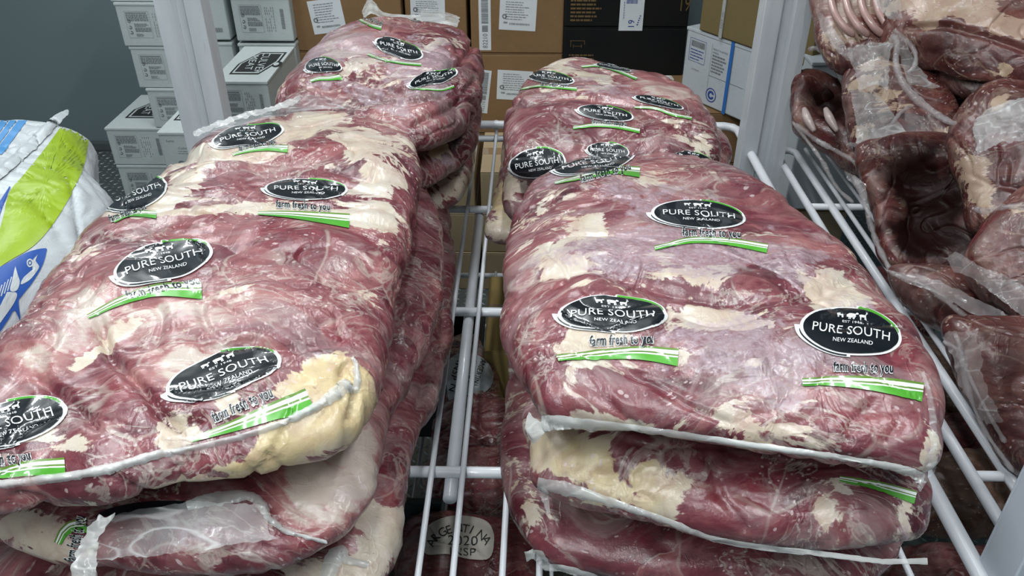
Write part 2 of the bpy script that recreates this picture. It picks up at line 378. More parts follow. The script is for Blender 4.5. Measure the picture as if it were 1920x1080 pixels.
def print_on(part, bvh, layers, name, mats, parent, lim=5, lift=.0015, label=None):
    """layers: list of (2-D px verts, tris, level, material index); laid on the surface of a thing"""
    V = []; F = []; MI = []; n = 0
    for (v, t, lev, mi) in layers:
        u, tr = refine(v, t, lim); pos = np.zeros((len(u), 3)); ok = np.zeros(len(u), bool)
        for i, (px, py) in enumerate(u):
            d = Vector(ray(px, py)).normalized(); loc, nn, ix, ds = bvh.ray_cast(Vector(CAM), d)
            if loc is not None:
                if nn.dot(d) > 0: nn = -nn
                pos[i] = loc+nn*(lift+lev*.0008)-d*.0003; ok[i] = True
        a = pos[tr]; e = np.max([np.linalg.norm(a[:, 0]-a[:, 1], axis=1), np.linalg.norm(a[:, 1]-a[:, 2], axis=1), np.linalg.norm(a[:, 0]-a[:, 2], axis=1)], axis=0)
        g = ok[tr].all(1) & (e < .07)
        tr = tr[g]; MI += [mi]*len(tr); V.append(pos); F.append(tr+n); n += len(pos)
    if not sum(len(f) for f in F): return None
    F = np.concatenate(F); V = np.concatenate(V)
    # drop unused verts
    used = np.unique(F); mp = np.zeros(len(V), int); mp[used] = np.arange(len(used))
    o = npmesh(name, V[used], mp[F], mats, parent, MI)
    if label: o['label'] = label
    return o
INKS = None
def xf(v, c, A, B, bend=0, bend2=0):
    c = np.array(c, float); A = np.array(A, float); B = np.array(B, float)
    p = c+np.outer(v[:, 0], A)-np.outer(v[:, 1]*2, B)      # B points down in the photo
    p[:, 1] += bend*(v[:, 0]**2)+bend2*np.sin(v[:, 0]*5)
    return p
def emblem_layers(c, A, B, bend=0, bend2=0, xclip=None):
    """c centre px, A half-width vector px, B half-height vector (pointing up) px"""
    L = []
    def add(s, lev, mi): L.append((xf(s[0], c, A, B, bend, bend2), s[1], lev, mi))
    add(sector(.965, 1.055, 0, 360, n=72, nr=2), 0, 1)
    add(sector(1.0, lambda u: 1.16-.02*u, 178, 272), 0, 1); add(sector(1.0, lambda u: 1.02+.14*u**.5, 8, 86), 0, 1)
    add(sector(0, .985, 0, 360, n=72, nr=6), 1, 0); add(sector(1.06, lambda u: 1.065+.055*u**.4, 188, 268), 1, 0)
    add(sector(lambda u: 1.0, lambda u: 1.0+.115*u**.55, 14, 84), 1, 2)
    add(textfit('PURE SOUTH', -.80, .80, .0, .185), 2, 1)
    add(textfit('NEW ZEALAND', -.36, .46, -.225, .085), 2, 1)
    add(textfit('EST 1948', -.20, .20, .185, .05), 2, 1)
    for k, (x, s) in enumerate(((-.24, .13), (.0, .18), (.22, .14))):
        for q in animal(x, .31, s, k): add(q, 2, 1)
    return L
def tagline_layers(c, A, B, bend=0):
    L = []
    for off, lev, mi in ((.062, 0, 1), (.018, 1, 0)):
        s = textfit('farm fresh to you', -1, 1, 0, .8, off); L.append((xf(s[0], c, A, B, bend), s[1], lev, mi))
    return L
def stripe_layers(top, th0, th1):
    """top edge px polyline left -> right; thickness px at both ends"""
    top = np.array(top, float); n = 40; s = np.r_[0, np.cumsum(np.linalg.norm(np.diff(top, axis=0), axis=1))]; s /= s[-1]
    u = np.linspace(0, 1, n+1); x = np.interp(u, s, top[:, 0]); y = cr1(u, s, top[:, 1])
    th = th0+(th1-th0)*u; nx = np.gradient(x); ny = np.gradient(y); ln = np.hypot(nx, ny); px_, py_ = -ny/ln, nx/ln
    L = []
    kk = .42+.0*u
    bands = [(0*u, .12+.10*(1-u), 3), (.12+.10*(1-u), .34+.08*(1-u), 1), (.34+.08*(1-u), .43+.17*(1-u), 3), (.43+.17*(1-u), .51+.21*(1-u), 1), (.51+.21*(1-u), 1.+0*u, 2)]
    for a, bb, m in bands:
        v = []; f = []
        for i in range(n+1):
            for w_ in (a[i], bb[i]): v.append((x[i]+px_[i]*th[i]*w_, y[i]+py_[i]*th[i]*w_))
        for i in range(n): f += [(2*i, 2*i+1, 2*i+3), (2*i, 2*i+3, 2*i+2)]
        L.append((np.array(v), np.array(f), 0, m))
    return L
def cr1(u, s, y):
    """smooth interpolation of y over s"""
    if len(s) < 3: return np.interp(u, s, y)
    d = np.gradient(y, s); i = np.clip(np.searchsorted(s, u)-1, 0, len(s)-2); h = s[i+1]-s[i]; t = (u-s[i])/h
    return (2*t**3-3*t**2+1)*y[i]+(t**3-2*t**2+t)*h*d[i]+(-2*t**3+3*t**2)*y[i+1]+(t**3-t**2)*h*d[i+1]

# ------------------------------------------------------------------ vacuum packs
def closed_curve(P, n):
    P = np.asarray(P); m = len(P); out = []
    Q = np.concatenate([P[-1:], P, P[:2]])
    for i in range(m):
        p0, p1, p2, p3 = Q[i], Q[i+1], Q[i+2], Q[i+3]
        for t in np.linspace(0, 1, 16, endpoint=False):
            out.append(.5*((2*p1)+(-p0+p2)*t+(2*p0-5*p1+4*p2-p3)*t*t+(-p0+3*p1-3*p2+p3)*t**3))
    out = np.array(out+[out[0]]); s = np.r_[0, np.cumsum(np.linalg.norm(np.diff(out, axis=0), axis=1))]
    u = np.linspace(0, s[-1], n, endpoint=False)
    return np.stack([np.interp(u, s, out[:, k]) for k in range(3)], 1)
def seg_dist(p, poly):
    poly = np.array(poly, float); d = np.full(len(p), 1e9)
    for a, bq in zip(poly[:-1], poly[1:]):
        ab = bq-a; t = np.clip(((p-a)@ab)/(ab@ab), 0, 1); d = np.minimum(d, np.linalg.norm(p-(a+t[:, None]*ab), axis=1))
    return d
class Pack: pass
def pack(name, label, cat, outline, T, zmid=None, tilt=(0, 0), plane_=None, mat='beef', n=2.6, NA=260, NR=110, group=None,
         lump=(.010, .004, .0022), fat=(.12, .55), frost=(.1, .5), yellow=.15, spots=(), creases=(), dents=(), seed=0, part='meat', side=.55, parent=None, stretch=(1, 1, 1)):
    """a sealed bag of meat: outline in px of its silhouette laid on a plane, half thickness T"""
    O = np.array(outline, float); cy = (O[:, 1].max()+O[:, 1].min())/2; hh = (O[:, 1].max()-O[:, 1].min())/2
    if plane_ is None:
        cpx = O.mean(0); P0 = unz(cpx[0], cpx[1], zmid); N = np.array([-tilt[0], -tilt[1], 1.0])
        N /= np.linalg.norm(N)
        pts = []
        for px, py in O:
            s = np.clip((py-cy)/hh, -1, 1)
            Q = unpl(px, py, P0-N*(s*side*T), N); pts.append(Q+N*(s*side*T))
    else:
        D, N = plane_; N = np.array(N, float); N /= np.linalg.norm(N); cpx = O.mean(0); P0 = und(cpx[0], cpx[1], D)
        pts = [unpl(px, py, P0, N) for px, py in O]
    B = closed_curve(np.array(pts), NA); C0 = B.mean(0)
    R = np.linalg.norm(B-C0, axis=1).mean()
    a = np.linspace(0, math.pi/2, 400); rho = np.sin(a)**(2/n); z = np.cos(a)**(2/n)
    s = np.r_[0, np.cumsum(np.hypot(np.diff(rho*R), np.diff(z*T)))]; nt = int(NR*.68); nb = NR-nt
    ut = np.linspace(0, s[-1], nt+1); ub = np.linspace(0, s[-1], nb+1)
    rt, zt = np.interp(ut, s, rho), np.interp(ut, s, z); rb, zb = np.interp(ub, s, rho), np.interp(ub, s, z)
    rr = np.r_[rt, rb[::-1][1:]]; zz = np.r_[zt, -.86*zb[::-1][1:]]; K = len(rr)
    rr[0] = .004; rr[-1] = .004
    V = C0+(B-C0)[None]*rr[:, None, None]+N*T*zz[:, None, None]
    V = V.reshape(-1, 3)
    I = np.arange(NA); F = []
    for k in range(K-1):
        F.append(np.stack([k*NA+I, (k+1)*NA+I, (k+1)*NA+(I+1) % NA, k*NA+(I+1) % NA], 1))
    F = np.concatenate(F)
    # orient outwards
    def normals(V):
        fn = np.cross(V[F[:, 2]]-V[F[:, 0]], V[F[:, 3]]-V[F[:, 1]]); vn = np.zeros_like(V)
        for k in range(4): np.add.at(vn, F[:, k], fn)
        return vn/(np.linalg.norm(vn, axis=1)[:, None]+1e-12)
    vn = normals(V)
    if np.dot(vn[(K//4)*NA], V[(K//4)*NA]-C0) < 0: F = F[:, ::-1]; vn = -vn
    sd = np.array([seed*3.7, seed*1.9, seed*5.1]); st = np.array(stretch)
    q = V*st+sd; d = 0
    warp = np.stack([fbm(q*5+9, 2), fbm(q*5+31, 2), fbm(q*5+57, 2)], 1)
    d = lump[0]*fbm(q*6.5, 2)*1.4
    qq = q*np.array([9, 15, 12])+warp*1.2; bl = np.abs(perlin(qq)); d = d+lump[1]*.7*(np.minimum(bl*3.2, 1)-.6)
    cz = perlin(q*np.array([7, 12, 9])+warp*1.6+40); d = d-lump[2]*np.exp(-(cz/.05)**2)*1.3
    d = d+lump[2]*.5*fbm(q*34+warp*2, 2)
    pp = proj(V)
    for (poly, wd, dep) in creases: d = d-1.5*dep*np.exp(-(seg_dist(pp, poly)/wd)**2)
    for (x, y, rx, ry, rot, dep) in dents:
        c_, s_ = math.cos(math.radians(rot)), math.sin(math.radians(rot)); dx, dy = pp[:, 0]-x, pp[:, 1]-y
        g = ((dx*c_+dy*s_)/rx)**2+((-dx*s_+dy*c_)/ry)**2; d = d-dep*np.exp(-g**1.5)
    V = V+vn*np.asarray(d)[:, None]
    # what the meat is like where; dark spots include painted flank shade
    Z = np.zeros(len(V)); f_ = fat[0]+fat[1]*fbm(q*np.array([5, 9, 8])+warp*.9+70, 3)*1.3; fr = frost[0]+frost[1]*fbm(q*6+5, 3)*1.3
    ye = Z+yellow; dk = Z.copy(); pa = .0+.35*fbm(q*5+90, 2); rd = Z.copy()
    w3 = fbm(q*np.array([14, 22, 18])+5, 3); w4 = fbm(q*np.array([14, 22, 18])+77, 3)
    for sp in spots:
        kind, x, y, rx, ry = sp[:5]; rot = sp[5] if len(sp) > 5 else 0; am = sp[6] if len(sp) > 6 else .7
        c_, s_ = math.cos(math.radians(rot)), math.sin(math.radians(rot)); dx, dy = pp[:, 0]-x+(warp[:, 0]*.6+w3*.7)*rx, pp[:, 1]-y+(warp[:, 1]*.8+w4*.8)*ry
        g = np.exp(-(((dx*c_+dy*s_)/rx)**2+((-dx*s_+dy*c_)/ry)**2)**1.4)*am
        if 'f' in kind: f_ = f_+g
        if 'm' in kind: f_ = f_-g; fr = fr-g*.6
        if 'i' in kind: fr = fr+g
        if 'y' in kind: ye = ye+g
        if 'd' in kind: dk = dk+g
        if 'p' in kind: pa = pa+g
        if 'r' in kind: rd = rd+g
    one = np.ones(len(V)); cl = lambda x: np.clip(x, 0, 1)
    mixa = np.stack([cl(f_), cl(fr), cl(ye), one], 1); more = np.stack([cl(dk), cl(pa), cl(rd), one], 1)
    k = Pack(); root = thing(name, (float(C0[0]), float(C0[1]), float(V[:, 2].min())), label, cat, group) if parent is None else parent
    ob = npmesh(part, V, F, M[mat], root, attrs={'mix': mixa, 'more': more})
    k.root = root; k.ob = ob; k.V = V; k.F = F; k.bvh = BVHTree.FromPolygons(V.tolist(), F.tolist(), all_triangles=False)
    return k
def inks(): return [M['ink'], M['white_ink'], M['green_ink'], M['dark_green']]
def logo(k, c, A, B, bend=0, tag_=None, stripe=None, bend2=0, emblem=True, lim=5):
    if emblem: print_on(k.ob, k.bvh, emblem_layers(c, A, B, bend, bend2), 'printed_emblem', inks(), k.root, lim, label='black oval print with white lettering and green edge')
    if tag_: print_on(k.ob, k.bvh, tagline_layers(*tag_), 'printed_tagline', inks(), k.root, lim)
    if stripe: print_on(k.ob, k.bvh, stripe_layers(*stripe), 'printed_stripe', inks(), k.root, 8, label='green and white striped print')
def hit(bvh, px, py, fall=None):
    d = Vector(ray(px, py)).normalized(); loc, nn, ix, ds = bvh.ray_cast(Vector(CAM), d)
    if loc is None: return None
    return np.array(loc), np.array(nn if nn.dot(d) < 0 else -nn)
def catmull(P, m):
    P = np.asarray(P, float); Q = np.concatenate([[2*P[0]-P[1]], P, [2*P[-1]-P[-2]]]); out = []
    n = len(P)-1
    for u in np.linspace(0, n, m):
        i = min(int(u), n-1); t = u-i; p0, p1, p2, p3 = Q[i], Q[i+1], Q[i+2], Q[i+3]
        out.append(.5*((2*p1)+(-p0+p2)*t+(2*p0-5*p1+4*p2-p3)*t*t+(-p0+3*p1-3*p2+p3)*t**3))
    return np.array(out)
def seam(k, path, wpx, mat='seam', name='film_seam', rise=.0028, rough=.22, m=150, seed=1, cross=7):
    """welded edge of the bag: a crinkled raised ribbon following the pack's surface; path px, wpx width(s) px"""
    P = catmull(path, m); W = np.interp(np.linspace(0, 1, m), np.linspace(0, 1, len(wpx)), wpx) if hasattr(wpx, '__len__') else np.full(m, wpx)
    t = np.gradient(P, axis=0); t /= np.linalg.norm(t, axis=1)[:, None]; nv = np.stack([-t[:, 1], t[:, 0]], 1)
    rows = []; lastp = None; lastn = None
    rs = np.random.RandomState(seed)
    jit = np.convolve(rs.normal(size=m+8), np.ones(3)/3, 'same')[:m]; jit2 = np.convolve(rs.normal(size=m+8), np.ones(4)/4, 'same')[:m]
    for i in range(m):
        row = []
        for j in range(cross):
            s_ = (j/(cross-1)-.5)*2; wj = W[i]*(1+rough*jit[i]*(1 if j > cross/2 else .4))
            px, py = P[i]+nv[i]*s_*wj*.40; h = hit(k.bvh, px, py)
            if h is None:
                hc = hit(k.bvh, *P[i])
                if hc is not None: p_, n_ = und(px, py, float(-((hc[0]-CAM)@RM)[2])), hc[1]
                elif lastp is not None: p_, n_ = und(px, py, float(-((lastp-CAM)@RM)[2])), lastn
                else: p_, n_ = und(px, py, float(-((k.V.mean(0)-CAM)@RM)[2])), np.array([0, 0, 1.])
            else: p_, n_ = h
            lastp, lastn = p_, n_
            r = rise*(1-.8*s_*s_)+rise*.5*rough*2*jit2[i]*(1-abs(s_)*.3)+.0012
            row.append(p_+n_*max(r, .001))
        rows.append(row)
    V = np.array(rows).reshape(-1, 3); F = [(i*cross+j, i*cross+j+1, (i+1)*cross+j+1, (i+1)*cross+j) for i in range(m-1) for j in range(cross-1)]
    return npmesh(name, V, np.array(F), M[mat], k.root)
def sheet(root, rows, mat='film', name='loose_film', res=(50, 26), wr=.006, seed=5, freq=30):
    """free flap of film: rows of (px, py, camera distance) control points"""
    A = np.array([[und(*p) for p in r] for r in rows])
    cols = np.array([catmull(A[i], res[0]) for i in range(len(A))]); G = np.array([catmull(cols[:, j], res[1]) for j in range(res[0])])
    # ragged, softly waved border
    for ed, inn in ((0, 3), (-1, -4)):
        for AX in (0, 1):
            L_ = G[ed] if AX == 0 else G[:, ed]; I_ = G[inn] if AX == 0 else G[:, inn]
            q_ = perlin(L_*90+seed)+.7*perlin(L_*210+seed); dv = (L_-I_); dv /= np.linalg.norm(dv, axis=1)[:, None]+1e-9; L_ += dv*q_[:, None]*min(.004, wr*.9)
    V = G.reshape(-1, 3); nz = perlin(V*freq+seed)+.6*np.abs(perlin(V*freq*2.2+seed)); fw = RM@np.array([0, 0, 1.]); V = V+np.outer(nz*wr, fw)
    n2 = res[1]; F = [(i*n2+j, i*n2+j+1, (i+1)*n2+j+1, (i+1)*n2+j) for i in range(res[0]-1) for j in range(n2-1)]
    return npmesh(name, V, np.array(F), M[mat], root)
def cord(k_or_root, pts, r, mat='lambfilm', name='film_edge', m=60, flat=.45):
    """thick rolled edge of a bag through (px, py, distance) points"""
    P = catmull([und(*p) for p in pts], m); root = k_or_root
    rs = np.random.RandomState(len(pts)*7+int(pts[0][0])); R = r*(1+.35*np.convolve(rs.normal(size=m+6), np.ones(4)/4, 'same')[:m]); R[0] *= .4; R[-1] *= .4
    b = MB(); b.tube(P, list(np.maximum(R, r*.3)*.72), 8); return b.build(name, M[mat], root, True)

# ------------------------------------------------------------------ wire shelving
ZS = .75
rack = thing('wire_shelving_rack', (0, 1.2, 0), 'white epoxy wire shelving rack holding the four stacks of packed meat', 'rack')
def wpt(px, py, z=ZS): return unz(px, py, z)
XL, XR = -.655, .545; YB = 2.03
bars = [.43, .836, 1.234, 1.632]
for y in bars:
    b = MB(); b.tube([(XL, y, ZS-.012), (XR, y, ZS-.012)], .0085, 12); b.build('cross_bar', M['wire'], rack, True)
for z in (ZS-.012, ZS+.027):
    b = MB(); b.tube([(XL, YB, z), (XR-.03, YB, z)]+([(XR-.01, YB-.01, z), (XR, YB-.03, z), (XR, .2, z)] if z > ZS else []), .0085 if z < ZS else .0105, 12); b.build('shelf_rail', M['wire'], rack, True)
b = MB(); b.tube([(XL, .2, ZS-.01), (XL, YB, ZS-.01)], .0085, 12); b.build('shelf_rail', M['wire'], rack, True)
ux = wpt(878, 576)[0]
b = MB(); b.tube([(ux, .80, ZS-.028), (ux, 1.632, ZS-.028)], .010, 14); b.build('centre_rail', M['wire'], rack, True)
w1, w1b = wpt(783, 1080), wpt(897, 235); w2, w2b = wpt(845, 1080), wpt(932, 235); w3 = wpt(930, 1040)
wires = [((w1[0]+(w1[1]-.2)*.0, .2), (w1b[0], YB+.006)), ((w2[0], .2), (w2b[0], YB+.006)), ((w3[0], .2), (w3[0]+.035, YB+.006))]
for k in range(1, 12): wires.append(((w3[0]+.046*k, .2), (w3[0]+.035+.044*k, YB+.006)))
for k in range(1, 12): wires.append(((w1[0]-.046*k, .2), (w1b[0]-.046*k, YB+.006)))
for (x0, y0), (x1, y1) in wires:
    if x0 > XR-.01 or x0 < XL+.01: continue
    b = MB(); b.tube([(x0, y0, ZS), (x1, y1-.01, ZS), (x1, y1, ZS+.006), (x1, y1+.004, ZS+.035)], .0042, 8); b.build('wire', M['wire'], rack, True)
def post(x, y, name='post', wd=.105, par=rack, z1=2.45):
    b = MB(); dp = .055; t_ = .003; z0 = .0                # folded open channel: web, two returns, centre rib
    b.box((x, y, z0), (x+wd*.36, y+t_, z1)); b.box((x+wd*.64, y, z0), (x+wd, y+t_, z1))
    for (xa, ya, xb, yb) in ((x+wd*.36, y, x+wd*.42, y+.012), (x+wd*.42, y+.012, x+wd*.58, y+.012), (x+wd*.58, y+.012, x+wd*.64, y)):
        b.add([(xa, ya, z0), (xb, yb, z0), (xb, yb+t_, z0), (xa, ya+t_, z0), (xa, ya, z1), (xb, yb, z1), (xb, yb+t_, z1), (xa, ya+t_, z1)],
              [(0, 3, 2, 1), (4, 5, 6, 7), (0, 1, 5, 4), (1, 2, 6, 5), (2, 3, 7, 6), (3, 0, 4, 7)])
    b.box((x, y+t_, z0), (x+t_, y+dp, z1)); b.box((x+wd-t_, y+t_, z0), (x+wd, y+dp, z1))
    return b.build(name, M['post'], par, bevel=.0012)
xr = uny(1388, 300, 1.85)[0]; post(xr, 1.85)
xl = uny(300, 60, 1.85)[0]; post(xl, 1.85, wd=.105)
# lower shelf of the same rack
ZL = .33
for y in (.55, .95, 1.35, 1.75, 2.0):
    b = MB(); b.tube([(XL, y, ZL), (XR, y, ZL)], .008, 10); b.build('cross_bar', M['wire'], rack, True)
for k in range(18):
    b = MB(); x = XL+.03+k*.068; b.tube([(x, .3, ZL+.012), (x, 2.0, ZL+.012)], .004, 6); b.build('wire', M['wire'], rack, True)
# neighbouring rack on the right
rackb = thing('wire_shelving_rack', (1.1, 1.2, 0), 'white wire rack at the right under the pile of lamb, ladder rail in front', 'rack')
xa = wpt(1890, 883)[0]; xb = wpt(1822, 883)[0]; YBB = wpt(1485, 279)[1]
b = MB(); b.tube([(xb, .3, ZS-.005), (xb, YBB-.01, ZS-.005), (xb+.008, YBB, ZS-.005), (xa-.012, YBB, ZS-.005), (xa, YBB-.015, ZS-.005), (xa, .3, ZS-.005)], .0085, 12); b.build('ladder_rail', M['wire'], rackb, True)
b = MB(); b.tube([(xa+.016, .3, ZS+.012), (xa+.016, YBB-.03, ZS+.012)], .005, 10); b.build('edge_wire', M['wire'], rackb, True)
for py in (383, 576, 883):
    y = wpt(1700, py)[1]; b = MB(); b.tube([(xb, y, ZS-.008), (1.55, y, ZS-.008)], .0075, 12); b.build('cross_bar', M['wire'], rackb, True)
for k in range(1, 12):
    b = MB(); x = xa+.07*k; b.tube([(x, .3, ZS), (x, YBB, ZS)], .0042, 8); b.build('wire', M['wire'], rackb, True)
b = MB(); b.tube([(xa+.06, 1.2, .33), (xa+.06, 1.95, .33)], .009, 10); b.build('lower_rail', M['wire'], rackb, True)
for y in (.6, 1.0, 1.4, 1.8):
    b = MB(); b.tube([(xb, y, .315), (1.55, y, .315)], .008, 10); b.build('lower_cross_bar', M['wire'], rackb, True)
b = MB(); b.tube([(1.55, .3, ZS-.008), (1.55, YBB, ZS-.008)], .0085, 10); b.build('far_rail', M['wire'], rackb, True)
# front right post, close to the camera
fp = uny(1868, 975, .66); b = MB()
b.box((fp[0], .655, 0), (fp[0]+.11, .659, 2.45)); b.box((fp[0], .60, 0), (fp[0]+.004, .655, 2.45))
b.build('front_post', simple('front_post_paint', (.66, .72, .80), .35, .02, 5), rackb, bevel=.0015)
b = MB(); b.box((1.50, .66, 0), (1.56, .70, 2.45)); b.box((1.50, 1.85, 0), (1.56, 1.89, 2.45)); b.build('far_post', M['post'], rackb, bevel=.002)
# rack on the left that carries the sack
rackl = thing('wire_shelving_rack', (-1.2, 1.0, 0), 'white wire rack at the left edge under the woven sack', 'rack')
for y in (.4, .8, 1.2, 1.5):
    b = MB(); b.tube([(-1.6, y, ZS-.012), (-.73, y, ZS-.012)], .0085, 10); b.build('cross_bar', M['wire'], rackl, True)
for x in (-1.6, -.73):
    b = MB(); b.tube([(x, .3, ZS-.012), (x, 1.55, ZS-.012)], .0085, 10); b.build('shelf_rail', M['wire'], rackl, True)
for k in range(12):
    b = MB(); x = -1.55+k*.07; b.tube([(x, .3, ZS), (x, 1.55, ZS)], .0042, 6); b.build('wire', M['wire'], rackl, True)
for x in (-1.62, -.75):
    for y in (.3, 1.53):
        b = MB(); b.box((x, y, 0), (x+.03, y+.03, ZS-.005)); b.build('leg', M['wire'], rackl, bevel=.002)

# ------------------------------------------------------------------ cartons
def carton(name, label, cat, x, y, z, wd, dp, ht, mat, rotz=0, group=None, lid=False, tape=True, dark=None):
    t = thing(name, (x, y, z), label, cat, group, rotz)
    def sub(nm, b, m, bev=0):
        me_o = b.build(nm, m, None, bevel=bev); me_o.parent = t; return me_o
    bm_ = MB(); e = .0015
    bm_.box((0, 0, 0), (wd, dp, ht-(.004 if lid else .003))); sub('body', bm_, M[mat], .004)
    q = MB()
    if lid: q.box((-.002, -.002, ht-.010), (wd+.002, dp+.002, ht)); sub('lid', q, M[mat], .002)
    else:
        q.box((0, 0, ht-.003), (wd, dp/2-.001, ht)); sub('top_flap', q, M[mat], .001)
        q = MB(); q.box((0, dp/2+.001, ht-.003), (wd, dp, ht)); sub('top_flap', q, M[mat], .001)
        if tape: q = MB(); q.box((-.0006, dp/2-.028, ht), (wd+.0006, dp/2+.028, ht+.0004)); q.box((-.0006, dp/2-.028, ht-.05), (0, dp/2+.028, ht)); sub('tape', q, M['tape'])
    return t
def flat(t, name, shapes, face, mats, lev=0, wd=0, dp=0, ht=0, stuff=False):
    """thin print on a face of a carton: 'front' (x,z), 'top' (x,y), 'right' (y,z)"""
    V = []; F = []; MI = []; n = 0; e = .0008+lev*.0004
    for (v, tr, mi) in shapes:
        k = np.asarray(v)
        if face == 'front': P = np.stack([k[:, 0], np.full(len(k), -e-mi*.00025), k[:, 1]], 1)
        elif face == 'top': P = np.stack([k[:, 0], k[:, 1], np.full(len(k), ht+e+mi*.00025)], 1)
        V.append(P); F.append(np.array(tr)+n); MI += [mi]*len(tr); n += len(k)
    o = npmesh(name, np.concatenate(V), np.concatenate(F), mats, t, MI, smoothed=False, world=False)
    if stuff: o['kind'] = 'stuff'
    return o
def place2(s, cx, cy, sx, sy, rot=0):
    v, t = s; c_, s_ = math.cos(rot), math.sin(rot); x = v[:, 0]*sx; y = v[:, 1]*sy
    return np.stack([cx+x*c_-y*s_, cy+x*s_+y*c_], 1), t
def lines(x0, x1, ys, h, rs, fill=.8, mi=0, rag=True):
    """rows of word-like dashes too small to read"""
    out = []
    for y in ys:
        x = x0; end = x1-(rs.rand()*.35*(x1-x0) if rag else 0)
        while x < end:
            l = (x1-x0)*(.05+.14*rs.rand()); xe = min(x+l, end); out.append((*rect2(x, y, xe, y+h), mi)); x = xe+(x1-x0)*.025
    return out
def barcode(x0, x1, y0, y1, rs, mi=0, vert=False):
    out = []; a, bq = (y0, y1) if vert else (x0, x1); x = a
    while x < bq:
        w_ = (bq-a)*(.008+.022*rs.rand()); xe = min(x+w_, bq)
        out.append((*(rect2(x0, x, x1, xe) if vert else rect2(x, y0, xe, y1)), mi)); x = xe+(bq-a)*(.008+.015*rs.rand())
    return out
rs = np.random.RandomState(11)
def printed_panel(t, wd, ht, v=0):
    """the ingredient panel on the front of the white cartons"""
    S = []; f = lambda x, y: (wd*x, ht*y)
    x0, x1, y0, y1 = wd*.12, wd*.50, ht*.20, ht*.80; e = .0007
    for r in ((x0, y0, x1, y0+e), (x0, y1, x1, y1+e), (x0, y0, x0+e, y1), (x1, y0, x1+e, y1)): S.append((*rect2(*r), 0))
    S.append((*rect2(x0+.004, y1-ht*.05, x1-.006, y1-ht*.025), 0))
    S += lines(x0+.004, x1-.004, [y1-ht*(.085+.026*i) for i in range(6)], ht*.016, rs, rag=False)
    S += lines(x0+wd*.12, x1-wd*.04, [y1-ht*(.29+.026*i) for i in range(3)], ht*.015, rs); S += lines(x0+wd*.12, x1-wd*.01, [y1-ht*(.38+.026*i) for i in range(4)], ht*.016, rs, rag=False)
    S += lines(x0+wd*.12, x1-wd*.12, [y1-ht*(.52+.024*i) for i in range(3)], ht*.013, rs)
    for yy in (.62, .48, .36): S.append((*place2(sector(.4, 1, 200, 480, 1, 14, 1), x0+wd*.05, ht*yy-.006, .006, .006), 0))
    for i in range(5):
        xx = wd*(.56+.035*i)
        for j in range(9):
            if rs.rand() < .7: S.append((*rect2(xx, ht*(.22+.062*j), xx+.0018, ht*(.22+.062*j)+ht*.045), 0))
    S += barcode(wd*.82, wd*.88, ht*.28, ht*.72, rs, vert=True)
    return flat(t, 'printed_text', S, 'front', [M['grey_ink']], stuff=True)
def side_label(t, wd, ht):
    S = [(*textfit('Kerto', wd*.14, wd*.30, ht*.80, ht*.055), 0), (*textfit('Cubed', wd*.36, wd*.58, ht*.64, ht*.05), 0)]
    S += lines(wd*.34, wd*.8, [ht*(.56-.05*i) for i in range(2)], ht*.012, rs)
    S.append((*place2(sector(.35, 1, 0, 360, 1, 20, 1), wd*.36, ht*.30, .010, .008), 0)); S += barcode(wd*.55, wd*.9, ht*.18, ht*.28, rs)
    return flat(t, 'printed_label', S, 'front', [M['grey_ink']], stuff=True)
def hex_mark(t, cx, cy, sx, sy, ht):
    """black elongated hexagon with two words set sideways, and a small tail"""
    H = [(-1, -.55), (-.55, -1), (1, -1), (1, .0), (.95, 1), (-.55, 1)]
    hx = [(-1, -.95), (.45, -.95), (1, .15), (1, .95), (-.35, .95), (-1, -.1)]
    def sc(k, m): return (*place2(poly2([(x*k, y*k) for x, y in hx]), cx, cy, sx, sy), m)
    S = [sc(1.0, 0), sc(.90, 1), sc(.82, 2)]
    S.append((*place2(sector(0, 1, 0, 360, 1, 20, 1), cx+sx*1.0, cy-sy*.12, sx*.24, sy*.24), 0)); S.append((*place2(sector(0, 1, 0, 360, 1, 20, 1), cx+sx*.93, cy-sy*.1, sx*.13, sy*.13), 1))
    a = textfit('CULVER', -1, 1, 0, .9); S.append((*place2(a, cx+sx*.18, cy, sy*.86, sx*.44, -math.pi/2+.10), 3))
    a = textfit('MEAT', -1, 1, 0, .9); S.append((*place2(a, cx-sx*.36, cy-sy*.0, sy*.60, sx*.40, -math.pi/2+.10), 3))
    return flat(t, 'printed_mark', S, 'top', [M['black_matte'], M['wcard'], M['black_matte'], M['wcard']], ht=ht)
HB = .148
def wb(px, py_top, Y, lvl, wd, dp, label, mark=None, side=False, dx=0, n0=None, ht=HB):
    P = uny(px, py_top, Y); z = lvl*HB
    t = carton('white_carton', label, 'box', P[0]+dx, Y, z, wd, dp, ht-.0015, 'wcard', group='white cartons at the back left', lid=True)
    (side_label if side else printed_panel)(t, wd, ht)
    if mark: hex_mark(t, *mark, ht)
    return t
